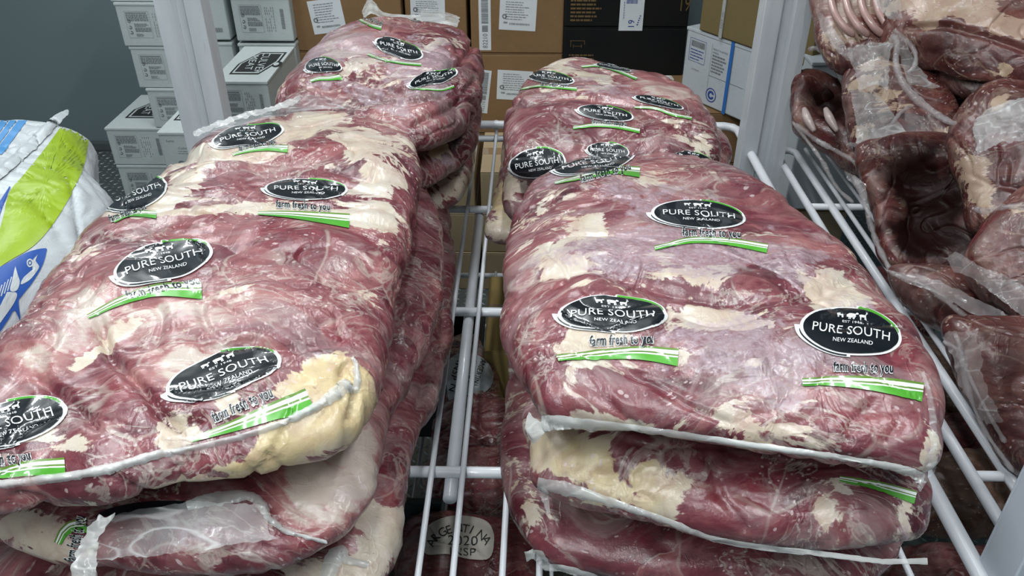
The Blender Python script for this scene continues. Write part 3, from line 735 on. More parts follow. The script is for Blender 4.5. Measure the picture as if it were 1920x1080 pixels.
# column standing at the far left (B), column A above it, nearer columns C and D, far ones E and F
XB = uny(195, 236, 2.8)[0]
def col_(x, Y, z, wd, dp, label, mark=None, side=False):
    t = carton('white_carton', label, 'box', x, Y, z, wd, dp, HB-.0015, 'wcard', lid=True)
    (side_label if side else printed_panel)(t, wd, HB)
    if mark: hex_mark(t, *mark, HB-.0015)
col_(XB, 2.8, 0, .215, .34, 'white carton on the floor, lowest of the far left column')
col_(XB+.005, 2.8, HB, .215, .34, 'white carton second from the floor in the far left column')
col_(XB, 2.8, 2*HB, .215, .34, 'white carton with black hexagon mark on its lid topping the leftmost column', (.120, .19, .085, .10))
XA = XB+.175
for k, nm in enumerate(('white carton resting on the leftmost column, lowest of four above it', 'white carton left of the rear post, second of the raised column', 'white carton left of the rear post, third of the raised column', 'white carton cut by the photo top edge at left')):
    col_(XA-.012*k+.012*(k == 0), 2.80+.004*(k % 2), 3*HB+k*HB, .215, .33, nm)
col_(XB+.222, 2.82, 0, .215, .34, 'white carton at floor level hidden behind the sideways labelled column'); col_(XB+.222, 2.82, HB, .215, .34, 'white carton in the middle behind the sideways labelled column'); col_(XB+.222, 2.82, 2*HB, .2, .34, 'white carton at the back supporting the raised column')
XC = uny(294, 244, 2.36)[0]; XD = uny(500, 152, 2.38)[0]-.165
for k in range(4): col_(XC, 2.36, k*.155, .148, .34, ('white carton on the floor below the post, left of the near column', 'white carton one above floor behind the left meat stack', 'white carton third up behind the left meat stack', 'white carton with small grey product text just left of the rear post foot')[k], (.075, .19, .06, .10) if k == 3 else None, k == 3)
for k in range(5): col_(XD+(.0 if k < 4 else 0), 2.38, k*.155, .165, .34, ('lowest white carton of the near column right of the post', 'second white carton of the near column right of the post', 'third white carton of the near column right of the post', 'white carton directly under the near column top one', 'white carton with large black hexagon mark on top, right of the post')[k], (.095, .17, .062, .115) if k == 4 else None)
XF = uny(445, 76, 2.75)[0]; XE = uny(420, 3, 2.75)[0]
for k in range(7):
    col_(XF, 2.75, k*.155, .192, .34, 'white carton number %s up in the rear column beside brown cartons' % ('one two three four five six seven'.split()[k]))
    col_(XE-.205, 2.76, k*.155, .2, .34, 'white carton number %s up in the rear column seen right beside the post' % ('one two three four five six seven'.split()[k]), None, True)
# brown cartons at the back: rows seen above and through the shelf
def carton_label(t, x, z, wd, ht, rot=0, kind=0):
    R = (*place2(rect2(-wd/2, -ht/2, wd/2, ht/2), x, z, 1, 1, rot), 0); flat(t, 'paper_label', [R], 'front', [M['paper']], 0)
    S = []
    def a(s): v, tt, mi = s; S.append((*place2((v, tt), x, z, 1, 1, rot), mi))
    if kind == 0:
        for s in lines(-wd*.34, wd*.34, [ht*(.36-.075*i) for i in range(8)], ht*.02, rs): a(s)
        a((*place2(sector(.5, 1, 0, 360, 1, 18, 1), -wd*.36, -ht*.08, .008, .008), 0))
        for s in barcode(-wd*.38, -wd*.27, -ht*.30, -ht*.24, rs): a(s)
        for s in barcode(-wd*.22, wd*.34, -ht*.33, -ht*.27, rs): a(s)
    else:
        for s in barcode(-wd*.28, wd*.28, -ht*.05, ht*.45, rs, vert=True): a(s)
        for s in barcode(-wd*.25, wd*.25, -ht*.19, -ht*.08, rs, vert=True): a(s)
        v, tt = textfit('82210', -1, 1, 0, 1); a((*place2((v, tt), 0, -ht*.34, ht*.12, wd*.40, math.pi/2), 0))
    flat(t, 'label_print', S, 'front', [M['grey_ink']], 2)
YK = 2.78; xk = uny(884, 100, YK)[0]; WK = uny(1055, 100, YK)[0]-xk; HK = .2
names = ('on the floor', 'second from the floor', 'third from the floor', 'carrying an upright 82210 barcode near the wire shelf', 'with large white label, at the photo top centre', 'at the very top, out of the frame')
zk = [0, .15, .30, .44, .73, 1.02]; hk = [.148, .148, .138, .288, .288, .27]
for k in range(6):
    t = carton('brown_carton', 'brown cardboard carton of the middle column, '+names[k], 'box', xk, YK, zk[k], WK, .42, hk[k], 'card')
    if k in (3, 4):
        pl = uny(971, 27, YK) if k == 4 else uny(965, 160, YK); carton_label(t, pl[0]-xk, pl[2]-zk[k], .122, .105, -.05)
        pl = uny(909, 38, YK) if k == 4 else uny(907, 172, YK); carton_label(t, pl[0]-xk, pl[2]-zk[k], .040, .20 if k == 4 else .155, .0 if k == 4 else -.12, 1)
xj = uny(548, 20, YK)[0]
for k in range(6):
    t = carton('brown_carton', 'brown cardboard carton left of the middle column, '+names[k].replace('carrying an upright 82210 barcode near the wire shelf', 'with crease line behind the rear left pack').replace('with large white label, at the photo top centre', 'with tilted white label beside white cartons'), 'box', xj, YK+.01, zk[k], .36, .42, hk[k], 'card')
    if k == 4: pl = uny(612, 32, YK); carton_label(t, pl[0]-xj, pl[2]-zk[k], .112, .11, .12)
for k in range(6):
    t = carton('brown_carton', 'brown cardboard carton between the other two columns, '+names[k].split(',')[0].replace('carrying an upright 82210 barcode near the wire shelf', 'fourth up').replace('with large white label', 'fifth up'), 'box', xj+.37, YK+.03, zk[k], xk-xj-.385, .42, hk[k], 'card')
    if k == 4: pl = uny(800, 16, YK); carton_label(t, pl[0]-xj-.37, pl[2]-zk[k]-.005, .115, .09, -.03)
# low cartons in front, seen through the gap
YG = 2.43
lowx = [(-.52, .165, 'card'), (-.335, .17, 'card2'), (-.145, .195, 'card2'), (.07, .24, 'card2'), (.36, .05, 'card')]
for i, (x, w_, mt) in enumerate(lowx):
    for k in range(3):
        if i == 3 and k > 1: pass
        t = carton('low_carton', 'small brown carton %s, %s' % (('left of the gap under the rear left pack', 'just left of the gap between the stacks', 'seen through the shelf gap in the middle', 'right of the gap under the rear right pack', 'behind the right rear pack')[i], ('on the floor', 'middle of three', 'top of three')[k]), 'box', x, YG+.004*k, k*.15, w_, .33, .149, mt)
        if i == 2 and k == 0:
            S = [(*rect2(w_*(.50+.075*j), .078, w_*(.555+.075*j), .092), 0) for j in range(4)]+[(*rect2(w_*(.66+.075*j), .055, w_*(.715+.075*j), .067), 0) for j in range(2)]; flat(t, 'carton_print', S, 'front', [M['grey_ink']])
        if i == 2 and k == 2: flat(t, 'carton_print', [(*rect2(w_*.62, .02, w_*.63, .045), 0), (*rect2(w_*.62, .045, w_*.86, .047), 0)], 'front', [M['black_matte']])
# black cartons
YN = 2.74; xn = uny(1058, 60, YN)[0]; wn = uny(1288, 60, YN)[0]-xn; zt = uny(1100, 50, YN)[2]
for k, (z0, h) in enumerate(((0, .26), (.262, zt-.264), (zt, .27))):
    t = carton('black_carton', ('black carton on the floor behind the rear right pack', 'black carton with thin cow outline print above the rear right pack', 'black carton with gold text and white hanging label')[k], 'box', xn, YN, z0, wn, .38, h, 'bcard', tape=False)
    if k == 2:
        S = lines(.018, .125, [.018+.0125*i for i in range(7)], .006, rs); S += [(*textfit('19', wn-.03, wn+.0, .075, .045), 0)]
        flat(t, 'gold_print', S, 'front', [M['tan_ink']])
        p0 = uny(1184, 20, YN); lx = p0[0]-xn
        flat(t, 'hanging_label', [(*rect2(lx-.038, -.012, lx+.040, .18), 0)], 'front', [M['paper']], 3)
        v, tt = textfit('19', -1, 1, 0, 1); S = [(*place2((v, tt), lx+.002, .012, .011, .020, math.pi/2), 0)]; S += barcode(lx-.018, lx+.018, .075, .11, rs)
        S += [(*place2(rect2(-.5, -1, .5, 1), lx+.022+.002*j, .008+.007*j, .0035, .0022, -1.2), 0) for j in range(5)]+[(*place2(rect2(-.5, -1, .5, 1), lx-.024, .03+.008*j, .0018, .003), 0) for j in range(7)]
        flat(t, 'label_print', S, 'front', [M['blue_ink']], 5)
    if k == 1:
        z_ = h-.045; S = [(*rect2(.02, z_, .068, z_+.0015), 0), (*rect2(.068, z_-.012, .0695, z_+.002), 0), (*rect2(.022, z_-.02, .0235, z_), 0), (*rect2(.034, z_-.018, .058, z_-.0165), 0), (*rect2(.031, z_-.022, .0325, z_-.012), 0), (*rect2(.058, z_-.022, .0595, z_-.012), 0)]
        S += lines(.018, .125, [z_-.05-.012*i for i in range(3)], .005, rs); flat(t, 'outline_print', S, 'front', [M['tan_ink']])
# turned white carton with blue strap, olive carton on it, brown ones under it
ang = math.atan2(-.25, .164); c0 = uny(1283, 170, 2.55); zb_ = .673; hw = .215
t = carton('strapped_white_carton', 'white carton with blue strap and round stamp, turned beside the rear right post', 'box', float(uny(1283, 110, 2.55)[0]), 2.55, zb_, .52, .36, hw, 'wcard2', rotz=ang, lid=True)
W_ = .31
S = []
for r in ((.018, .118, .088, .119), (.018, .186, .088, .187), (.018, .118, .0192, .187), (.087, .118, .088, .187)): S.append((*rect2(*r), 0))
S += lines(.024, .082, [.125+.009*i for i in range(4)], .003, rs); S += [(*place2(sector(.85, 1, 0, 360, 1, 26, 1), .132, .038, .022, .022), 0), (*place2(sector(.3, .62, 20, 340, 1, 20, 1), .132, .038, .022, .022), 0)]
flat(t, 'stamp_print', S, 'front', [M['blue_ink']], stuff=True)
S = barcode(.024, .082, .163, .181, rs)+[(*rect2(.112, .045, .1128, .19), 0), (*rect2(.112, .094, .255, .0955), 0), (*textfit('AUSTRALIA', .035, .07, .095, .005), 0)]
S += lines(.118, .180, [.176-.0095*i-.0025 for i in range(2, 8)], .005, rs)
for i, s_ in enumerate(('PRODUCT OF AUSTRALIA', 'BONELESS')):
    S.append((*textfit(s_, .118, .118+.0030*len(s_), .176-.0095*i, .0055), 0))
flat(t, 'text_print', S, 'front', [M['grey_ink']])
b = MB(); b.box((.188, -.004, -.001), (.200, -.0025, hw+.003)); b.box((.188, -.004, hw+.0005), (.200, .36, hw+.003)); o = b.build('strap', M['strap'], None); o.parent = t
t = carton('olive_carton', 'olive brown carton with white strap on top of the strapped white carton', 'box', float(uny(1306, 30, 2.56)[0]), 2.50, zb_+hw+.003, .42, .33, .19, 'olive', rotz=ang)
b = MB(); b.box((.085, -.004, -.001), (.097, -.001, .19)); b.box((.085, -.004, .19), (.097, .33, .193)); o = b.build('strap', M['wstrap'], None); o.parent = t
v, tt = textfit('LOT 20', -1, 1, 0, 1); flat(t, 'strap_print', [(*place2((v, tt), .091, .05, .022, .008, math.pi/2), 0)], 'front', [M['grey_ink']], 9)
xz = uny(1250, 300, 2.42)[0]
for k in range(4):
    t = carton('brown_carton', 'brown carton in the column under the strapped white carton, '+('on the floor', 'second up, printed with farm address', 'third up, dark emblem print', 'topmost')[k], 'box', .43, 2.40, k*.168, .62, .36, .166, 'card2' if k in (1,) else 'card')
    if k in (1, 2, 0):
        S = []
        if k == 2: S = [(*place2(poly2([(-1, -.8), (0, -1), (1, -.8), (1, .5), (.6, .9), (0, 1), (-.6, .9), (-1, .5)]), .155, .085, .045, .05), 0), (*textfit('BLACK FARMS', .30, .50, .10, .024), 0), (*textfit('U.S.A.', .34, .38, .03, .016), 0)]
        if k == 1: S = [(*textfit('25-90', .325, .42, .135, .030), 0), (*textfit('YORK FARMS, INC', .30, .47, .098, .022), 0), (*textfit('N Y 40047', .305, .39, .052, .016), 0), (*textfit('U.S.A.', .34, .38, .025, .014), 0)]
        if k == 0: S = lines(.30, .48, [.03+.016*i for i in range(7)], .006, rs)
        flat(t, 'carton_print', S, 'front', [M['black_matte'] if k else M['grey_ink']])

# ------------------------------------------------------------------ the stacks of vacuum packed beef
Z3, Z2, Z1 = .81, .922, 1.035
# right stack, bottom to top
R3 = pack('vacuum_packed_beef', 'dark red bottom pack of the right front stack, lying on the shelf wires', 'meat pack',
  [(946, 520), (1000, 430), (1400, 420), (1640, 600), (1700, 900), (1640, 1110), (1450, 1130), (1200, 1110), (1060, 1080), (985, 1030), (948, 950), (945, 800), (950, 650)], .058, Z3, NA=220, NR=90, seed=3,
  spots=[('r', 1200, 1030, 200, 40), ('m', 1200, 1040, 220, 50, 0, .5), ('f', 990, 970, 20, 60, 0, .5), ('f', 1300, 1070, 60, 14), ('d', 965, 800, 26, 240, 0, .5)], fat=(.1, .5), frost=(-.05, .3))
R2 = pack('vacuum_packed_beef', 'middle pack of the right front stack with yellowish fat end and long white seam', 'meat pack',
  [(990, 905), (998, 850), (1010, 700), (1300, 520), (1600, 600), (1695, 800), (1728, 900), (1727, 990), (1705, 1045), (1560, 1052), (1400, 1040), (1250, 1008), (1120, 980), (1020, 945)], .058, Z2, NA=260, NR=100, seed=8, n=2.3,
  spots=[('fy', 1130, 880, 130, 62, 10, .8), ('f', 1060, 850, 60, 40), ('fy', 1300, 1010, 230, 34, 12, .6), ('mr', 1180, 965, 60, 14, 12, .8), ('f', 1260, 930, 60, 50, 50, .5), ('mr', 1430, 930, 110, 60, 0, .8), ('f', 1540, 950, 34, 40, 30, .8),
         ('f', 1600, 925, 60, 12, 40, .6), ('mr', 1640, 950, 60, 40, 0, .5), ('fi', 1690, 975, 26, 50, 0, .8), ('i', 1480, 890, 60, 18)], fat=(.12, .4), frost=(-.05, .35),
  creases=[([(1330, 860), (1350, 930), (1400, 990)], 7, .004), ([(1150, 850), (1170, 900)], 5, .002), ([(1215, 860), (1200, 910)], 5, .002)])
seam(R2, [(1010, 905), (1060, 915), (1130, 935), (1200, 958), (1260, 978), (1330, 1005), (1420, 1022), (1540, 1035), (1650, 1048), (1738, 1048)], [26, 30, 20, 15, 14, 12, 12, 12, 12, 14], seed=4)
seam(R2, [(1014, 905), (1022, 925), (1030, 958)], [16, 20, 8], seed=6, m=40)
logo(R2, (0, 0), (1, 0), (0, 1), emblem=False, stripe=([(1574, 893), (1640, 902), (1718, 922)], 10, 24))
R1 = pack('vacuum_packed_beef', 'large top pack of the right front stack, frosted red beef with three big oval prints', 'meat pack',
  [(950, 420), (980, 336), (1042, 286), (1130, 266), (1225, 268), (1330, 290), (1422, 334), (1504, 392), (1577, 456), (1635, 530), (1685, 610), (1728, 700), (1752, 790), (1748, 865), (1722, 908), (1620, 902), (1500, 893), (1380, 880), (1250, 860), (1120, 832), (1012, 803), (985, 735), (960, 640), (948, 540)], .062, Z1, NA=380, NR=190, seed=12, n=2.5,
  spots=[('i', 1230, 370, 190, 36, 5, .55), ('i', 1150, 480, 180, 50, -8, .6), ('i', 1330, 480, 150, 40, 0, .5), ('i', 1420, 640, 190, 70, 0, .75), ('i', 1300, 720, 210, 45, 8, .5), ('i', 1500, 480, 90, 60, 35, .6), ('i', 1480, 700, 100, 60, 0, .55), ('i', 1060, 350, 60, 30, -30, .4),
         ('f', 1345, 590, 80, 24, 12, 1.), ('f', 1290, 500, 70, 26, 10, .6), ('f', 1560, 560, 46, 44, 0, .8), ('f', 1440, 500, 60, 20, 20, .5), ('f', 1060, 470, 60, 70, 40, .6), ('f', 1130, 620, 55, 24, 0, .7), ('f', 1090, 650, 30, 60, 0, .5), ('f', 1235, 335, 60, 22, 0, .5), ('f', 1380, 780, 60, 36, 20, .8),
         ('f', 1010, 780, 28, 26, 0, .6), ('f', 1100, 780, 60, 18, 0, .6), ('f', 1500, 800, 60, 12, 0, .5), ('fi', 1740, 840, 16, 60, 0, .6), ('f', 1400, 845, 40, 18, 0, .6), ('f', 1160, 800, 40, 20, 0, .5), ('f', 1110, 420, 50, 30, 30, .4), ('f', 1640, 700, 40, 16, 0, .3),
         ('mr', 1050, 560, 70, 40, 0, .6), ('mr', 1210, 750, 150, 46, 5, .5), ('mr', 1010, 690, 30, 60, 0, .6), ('m', 1450, 520, 60, 24, 20, .7), ('mr', 1560, 780, 90, 30, 0, .5), ('mr', 1650, 790, 60, 50, 0, .5), ('m', 1500, 430, 120, 20, 35, .5), ('mr', 1690, 660, 25, 70, -25, .6), ('r', 1150, 340, 60, 20, -10, .5), ('m', 1300, 340, 80, 14, 10, .5), ('mp', 1240, 560, 60, 30, 0, .3)],
  fat=(.20, .46), frost=(.14, .42), lump=(.012, .0045, .0022),
  creases=[([(960, 560), (1010, 520), (1100, 500), (1200, 520), (1350, 560), (1480, 560), (1600, 520)], 12, .006), ([(1215, 640), (1240, 605), (1258, 585)], 6, .004), ([(1360, 790), (1290, 760), (1230, 720), (1180, 700)], 8, .003), ([(1640, 750), (1600, 790), (1590, 830)], 6, .004), ([(1690, 790), (1660, 830)], 5, .003)])
logo(R1, (1309, 403), (84, 5), (3, 25), 3, ((1333, 438), (54, 2), (0, 9)), ([(1226, 463), (1290, 447), (1360, 447), (1440, 459)], 8, 17))
logo(R1, (1148, 590), (97, 2), (2, 32), 2, ((1166, 638), (60, -3), (0, 11)), ([(1044, 667), (1120, 657), (1200, 650), (1273, 655)], 11, 33), 2)
logo(R1, (1594, 623), (90, 12), (-4, 42), 2, ((1617, 690), (55, 2), (0, 11)), ([(1504, 710), (1570, 706), (1640, 708), (1731, 719)], 13, 35), -1)
logo(R1, (1114, 307), (74, -14), (8, 17), -3, ((1135, 325), (46, -12), (2, 8)), ([(1040, 342), (1100, 326), (1150, 312), (1200, 314)], 5, 20), 2)
seam(R1, [(986, 795), (1040, 790), (1100, 794), (1180, 800), (1300, 816), (1420, 834), (1540, 850), (1640, 866), (1700, 880), (1728, 895)], [30, 32, 26, 18, 15, 14, 14, 14, 20, 26], seed=9, m=160)
seam(R1, [(1728, 700), (1742, 760), (1748, 820), (1744, 870), (1722, 912)], [6, 14, 18, 20, 10], mat='film', seed=3, m=80, rise=.004)
sheet(R1.root, [[(992, 775, .885), (1010, 790, .875), (1040, 802, .868)], [(984, 800, .88), (998, 815, .872), (1018, 815, .868)], [(996, 830, .88), (1003, 830, .875), (1012, 822, .87)]], 'seam', 'seal_corner', (24, 16), .002)
print_on(R1.ob, R1.bvh, [(xf(s[0], (1384, 870), (29, 0), (0, 11)), s[1], 0, 0) for s in (sector(.93, 1, 0, 360, n=40, nr=1), sector(.45, .6, 200, 420, n=20, nr=1))], 'stamp', inks(), R1.root)
seam(R3, [(985, 1045), (1010, 1040), (1028, 1060), (1060, 1065), (1110, 1078), (1160, 1100)], [22, 26, 20, 16, 14, 14], seed=14, m=70)

# right rear stack
B3 = pack('vacuum_packed_beef', 'fatty bottom pack of the right rear stack, clear corner in the gap', 'meat pack',
  [(945, 250), (1000, 200), (1200, 190), (1330, 270), (1350, 360), (1250, 430), (1080, 470), (965, 478), (908, 462), (922, 405), (940, 330)], .062, .815, NA=200, NR=80, seed=21,
  spots=[('fy', 955, 390, 40, 50, 0, .8), ('r', 950, 440, 26, 16), ('f', 930, 440, 30, 20, 0, .5)], fat=(.3, .5), frost=(0, .4))
logo(B3, (0, 0), (1, 0), (0, 1), emblem=False, stripe=([(944, 378), (965, 366), (990, 358)], 7, 10))
RM2 = pack('vacuum_packed_beef', 'second pack of the right rear stack, just under the frosted top one', 'meat pack',
  [(950, 240), (1000, 165), (1200, 160), (1340, 240), (1358, 330), (1250, 400), (1080, 440), (970, 430), (940, 380), (944, 300)], .055, .925, NA=200, NR=80, seed=27, spots=[('f', 960, 340, 20, 30)], fat=(.2, .5))
RB1 = pack('vacuum_packed_beef', 'top pack of the right rear stack, dark purple beef with several small oval prints', 'meat pack',
  [(948, 265), (957, 200), (985, 145), (1040, 110), (1100, 106), (1170, 118), (1250, 143), (1298, 180), (1335, 232), (1352, 300), (1345, 345), (1250, 365), (1100, 365), (990, 355), (950, 330)], .066, 1.04, NA=320, NR=150, seed=31, n=2.4,
  spots=[('d', 1060, 250, 130, 60, 0, .30), ('m', 1100, 235, 150, 44, 5, .9), ('d', 1200, 220, 80, 30, 15, .2), ('f', 1110, 140, 50, 14, 10, 1.), ('f', 1040, 130, 50, 14, -20, .5), ('f', 1040, 165, 60, 10, 0, .5), ('i', 1150, 165, 100, 20, 10, .5), ('pr', 1250, 165, 70, 26, 20, .8), ('m', 1250, 165, 60, 20, 20, .5), ('f', 1260, 235, 50, 20, 30, .7), ('i', 1240, 240, 80, 30, 20, .5),
         ('f', 1160, 120, 60, 10, 10, .4), ('f', 1320, 260, 20, 30, 0, .6), ('f', 965, 230, 12, 50, 0, .4), ('m', 990, 300, 40, 40, 0, .4), ('i', 1030, 260, 30, 50, -40, .3)], fat=(.14, .5), frost=(.12, .45),
  creases=[([(960, 200), (1080, 180), (1200, 200), (1330, 260)], 7, .006), ([(1215, 190), (1300, 178)], 4, .003), ([(1260, 220), (1330, 215)], 4, .003)])
logo(RB1, (1031, 146), (44, 6), (2, 11), 1, ((1040, 160), (26, 1), (0, 4)), ([(976, 166), (1010, 160), (1045, 162), (1082, 165)], 4, 6), lim=4)
logo(RB1, (1135, 213), (50, 7), (1, 13), 1, ((1142, 231), (32, 3), (0, 5)), ([(1074, 238), (1110, 233), (1150, 234), (1200, 243)], 6, 8), lim=4)
logo(RB1, (1235, 192), (44, 10), (2, 8), 2, None, ([(1190, 200), (1230, 202), (1260, 212), (1297, 220)], 4, 6), lim=4)
logo(RB1, (1150, 127), (32, 6), (2, 5), 1, None, ([(1090, 124), (1120, 122), (1160, 132), (1195, 146)], 4, 6), lim=4)
logo(RB1, (1008, 305), (50, -7), (6, 25), 2, None, None, lim=4)
logo(RB1, (1140, 283), (38, 2), (2, 14), 1, None, None, lim=4); logo(RB1, (1300, 296), (34, 6), (2, 10), 1, None, None, lim=4)
zc1 = lambda px, py: float(-((hit(RB1.bvh, px, py)[0]-CAM)@RM)[2])
sheet(R1.root, [[(1058, 262, 1.50), (1120, 262, 1.50), (1180, 266, 1.49), (1260, 282, 1.47), (1340, 318, 1.44)], [(1062, 292, 1.42), (1120, 288, 1.42), (1190, 288, 1.42), (1262, 298, 1.41), (1345, 332, 1.39)]], 'film', 'rear_seal_film', (70, 14), .004)
sheet(RB1.root, [[(1244, 141, 1.86), (1262, 145, 1.86), (1262, 170, 1.80)], [(1244, 150, 1.84), (1256, 150, 1.83), (1240, 172, 1.78)]], 'seam', 'seal_tab', (24, 14), .003)

# left front stack
L3 = pack('vacuum_packed_beef', 'bottom pack of the left front stack, dark flank, pale fatty front end', 'meat pack',
  [(835, 360), (850, 460), (849, 590), (835, 690), (805, 790), (775, 880), (750, 980), (735, 1100), (650, 1180), (300, 1200), (-80, 1180), (-60, 900), (200, 600), (500, 330), (760, 300)], .060, Z3, NA=260, NR=110, seed=41,
  spots=[('m', 820, 520, 70, 260, 0, .8), ('d', 820, 560, 60, 240, 5, .5), ('f', 720, 1000, 50, 70, 0, .9), ('f', 640, 1070, 80, 30, 0, .8), ('mr', 730, 900, 24, 50, 15, .9), ('f', 770, 640, 14, 60, 0, .3), ('i', 740, 860, 30, 30)], fat=(.12, .4), frost=(-.05, .3), lump=(.012, .005, .003),  # dark red flank, deepened by a tall spot of painted shade
  creases=[([(790, 440), (830, 520), (835, 620)], 8, .006), ([(770, 600), (800, 680), (790, 760)], 8, .005), ([(700, 960), (760, 950)], 5, .003)])
L2 = pack('vacuum_packed_beef', 'middle pack of the left front stack, smooth pink end, loose clear film in front', 'meat pack',
  [(800, 330), (832, 420), (828, 520), (806, 620), (770, 720), (728, 800), (712, 870), (700, 950), (660, 1020), (600, 1060), (500, 1092), (350, 1105), (180, 1090), (20, 1060), (-90, 1000), (-60, 800), (200, 500), (450, 300), (700, 280)], .058, Z2, NA=320, NR=130, seed=46, n=2.4,
  spots=[('pp', 640, 890, 90, 90, -30, 1.2), ('m', 640, 880, 90, 90, 0, .8), ('pm', 780, 520, 40, 120, 10, .2), ('m', 770, 560, 50, 160, 10, .5), ('r', 560, 990, 90, 40, 0, .6), ('m', 480, 1030, 140, 30, 0, .5), ('f', 60, 980, 70, 30, 0, .7), ('f', 100, 1030, 90, 30, 0, .6), ('i', 350, 1000, 120, 30, 0, .6), ('f', 250, 960, 80, 14, 0, .5), ('d', 775, 600, 45, 200, 12, .45), ('m', 770, 650, 50, 160, 10, .5), ('f', 770, 470, 16, 40, 0, .4)], fat=(.1, .4), frost=(-.05, .4),  # tall dark spot paints shade onto the gap-side flank
  creases=[([(560, 950), (600, 975), (560, 1000)], 5, .004), ([(400, 1050), (470, 1020), (560, 1040)], 6, .004), ([(500, 940), (530, 985), (520, 1020)], 6, .004)])
print_on(L2.ob, L2.bvh, [(xf(s[0], (285, 965), (105, -8), (3, 24)), s[1], 0, 0) for s in (sector(0, 1, 20, 175, n=60, nr=6),)], 'printed_emblem', inks(), L2.root)
logo(L2, (0, 0), (1, 0), (0, 1), emblem=False, tag_=((142, 1010), (8, -40), (14, 3)), stripe=([(103, 1016), (112, 995), (128, 980), (160, 974)], 14, 26))
L1 = pack('vacuum_packed_beef', 'largest pack topping the left front stack, marbled red with yellow fat front', 'meat pack',
  [(-120, 940), (-70, 1000), (60, 990), (180, 975), (300, 955), (440, 930), (560, 888), (640, 840), (695, 770), (718, 700), (735, 610), (750, 510), (768, 410), (786, 320), (778, 248), (735, 208), (660, 190), (560, 200), (470, 215), (400, 245), (335, 295), (220, 385), (130, 480), (60, 590), (-10, 700), (-90, 830)], .064, Z1, NA=440, NR=210, seed=52, n=2.5,
  spots=[('fy', 560, 800, 150, 42, -18, .9), ('fy', 600, 700, 90, 34, -15, .9), ('fy', 470, 880, 150, 40, -14, .9), ('fy', 640, 740, 50, 60, 0, .7), ('f', 330, 925, 110, 22, -5, .8), ('f', 180, 950, 90, 20, 0, .6), ('f', 330, 820, 50, 60, 30, .6), ('f', 120, 815, 90, 26, 10, .7), ('f', 420, 760, 30, 40, 0, .4),
         ('f', 560, 240, 70, 22, -20, 1.), ('f', 670, 260, 80, 30, 10, .9), ('f', 430, 290, 110, 12, -5, .8), ('f', 470, 395, 190, 12, 0, .9), ('f', 310, 385, 90, 20, -15, .9), ('f', 380, 330, 70, 26, 0, .7), ('f', 700, 350, 60, 60, 20, .6), ('f', 560, 345, 60, 20, 0, .4), ('f', 180, 640, 70, 14, -40, .9), ('f', 280, 480, 60, 14, -20, .5),
         ('fp', 620, 560, 90, 44, -15, .55), ('f', 420, 550, 60, 10, -10, .6), ('f', 160, 470, 60, 16, -35, .4), ('f', 700, 420, 40, 60, 0, .4), ('f', 250, 400, 60, 12, 0, .5),
         ('mr', 600, 265, 40, 26, 0, .9), ('mr', 430, 265, 40, 14, -30, .7), ('mr', 590, 290, 50, 12, 0, .8), ('m', 430, 325, 50, 18, -10, .6), ('mr', 600, 450, 130, 40, 5, .8), ('mr', 360, 410, 120, 12, -5, .7), ('m', 450, 440, 160, 30, 0, .6), ('mr', 220, 740, 60, 50, 0, 1.), ('m', 150, 560, 120, 44, -30, .7), ('mr', 250, 840, 60, 40, -10, .7), ('p', 150, 590, 110, 44, -40, .8), ('p', 330, 610, 140, 50, -8, .9), ('p', 450, 570, 100, 30, 0, .4),
         ('mr', 560, 640, 120, 24, -10, .7), ('pm', 330, 690, 90, 30, 0, .8), ('m', 500, 500, 180, 34, 5, .6), ('pm', 60, 680, 80, 50, -35, .5), ('i', 390, 640, 40, 14, 0, .4), ('y', 360, 640, 30, 20, 0, .5), ('mr', 460, 920, 0.1, .1), ('m', 90, 730, 120, 40, 0, .5), ('i', 600, 560, 60, 30, 0, .35), ('mr', 360, 855, 40, 24, -30, .7), ('mr', 130, 870, 60, 16, 0, .6), ('mr', 60, 930, 60, 26, 0, .8), ('i', 660, 350, 60, 40, 0, .4), ('m', 740, 500, 20, 120, 5, .5)],
  fat=(.16, .46), frost=(-.02, .35), lump=(.013, .0055, .003), tilt=(0, .02),
  creases=[([(185, 600), (200, 660), (260, 720), (300, 770), (330, 800)], 8, .008), ([(290, 770), (330, 790), (370, 780)], 8, .006), ([(640, 640), (560, 660), (480, 640), (380, 655)], 8, .005), ([(330, 300), (450, 290), (560, 300), (700, 330)], 9, .008), ([(60, 700), (120, 740), (180, 800)], 8, .005), ([(640, 700), (660, 740), (650, 780)], 6, .008), ([(330, 875), (340, 910)], 6, .005), ([(210, 890), (260, 920), (330, 950)], 5, .004), ([(130, 500), (220, 440), (330, 410)], 6, .003), ([(500, 850), (540, 880)], 5, .003), ([(450, 860), (480, 890)], 5, .003), ([(30, 930), (90, 950), (130, 985)], 7, .006)])
logo(L1, (307, 491), (88, -22), (10, 33), 3, ((305, 541), (68, -14), (4, 8)), ([(163, 592), (220, 560), (290, 535), (378, 530)], 8, 32), 2)
logo(L1, (420, 700), (102, -34), (16, 33), 4, ((454, 760), (55, -24), (5, 12)), ([(358, 822), (430, 792), (500, 760), (572, 729)], 8, 44), -2)
logo(L1, (574, 356), (74, 1), (1, 19), 0, ((568, 387), (50, 3), (0, 8)), ([(484, 398), (540, 397), (600, 399), (656, 402)], 6, 27))
logo(L1, (465, 255), (64, -11), (6, 18), 1, ((482, 273), (34, -7), (1, 6)), ([(435, 288), (470, 278), (505, 273), (540, 273)], 5, 14), 2)
logo(L1, (255, 364), (56, -18), (10, 26), 0, ((240, 400), (34, -12), (3, 7)), ([(212, 412), (240, 398), (265, 396), (294, 397)], 8, 14))
logo(L1, (20, 795), (100, -30), (14, 36), 2, ((-2, 864), (60, -10), (2, 12)), ([(-60, 900), (0, 878), (60, 864), (122, 859)], 12, 36))
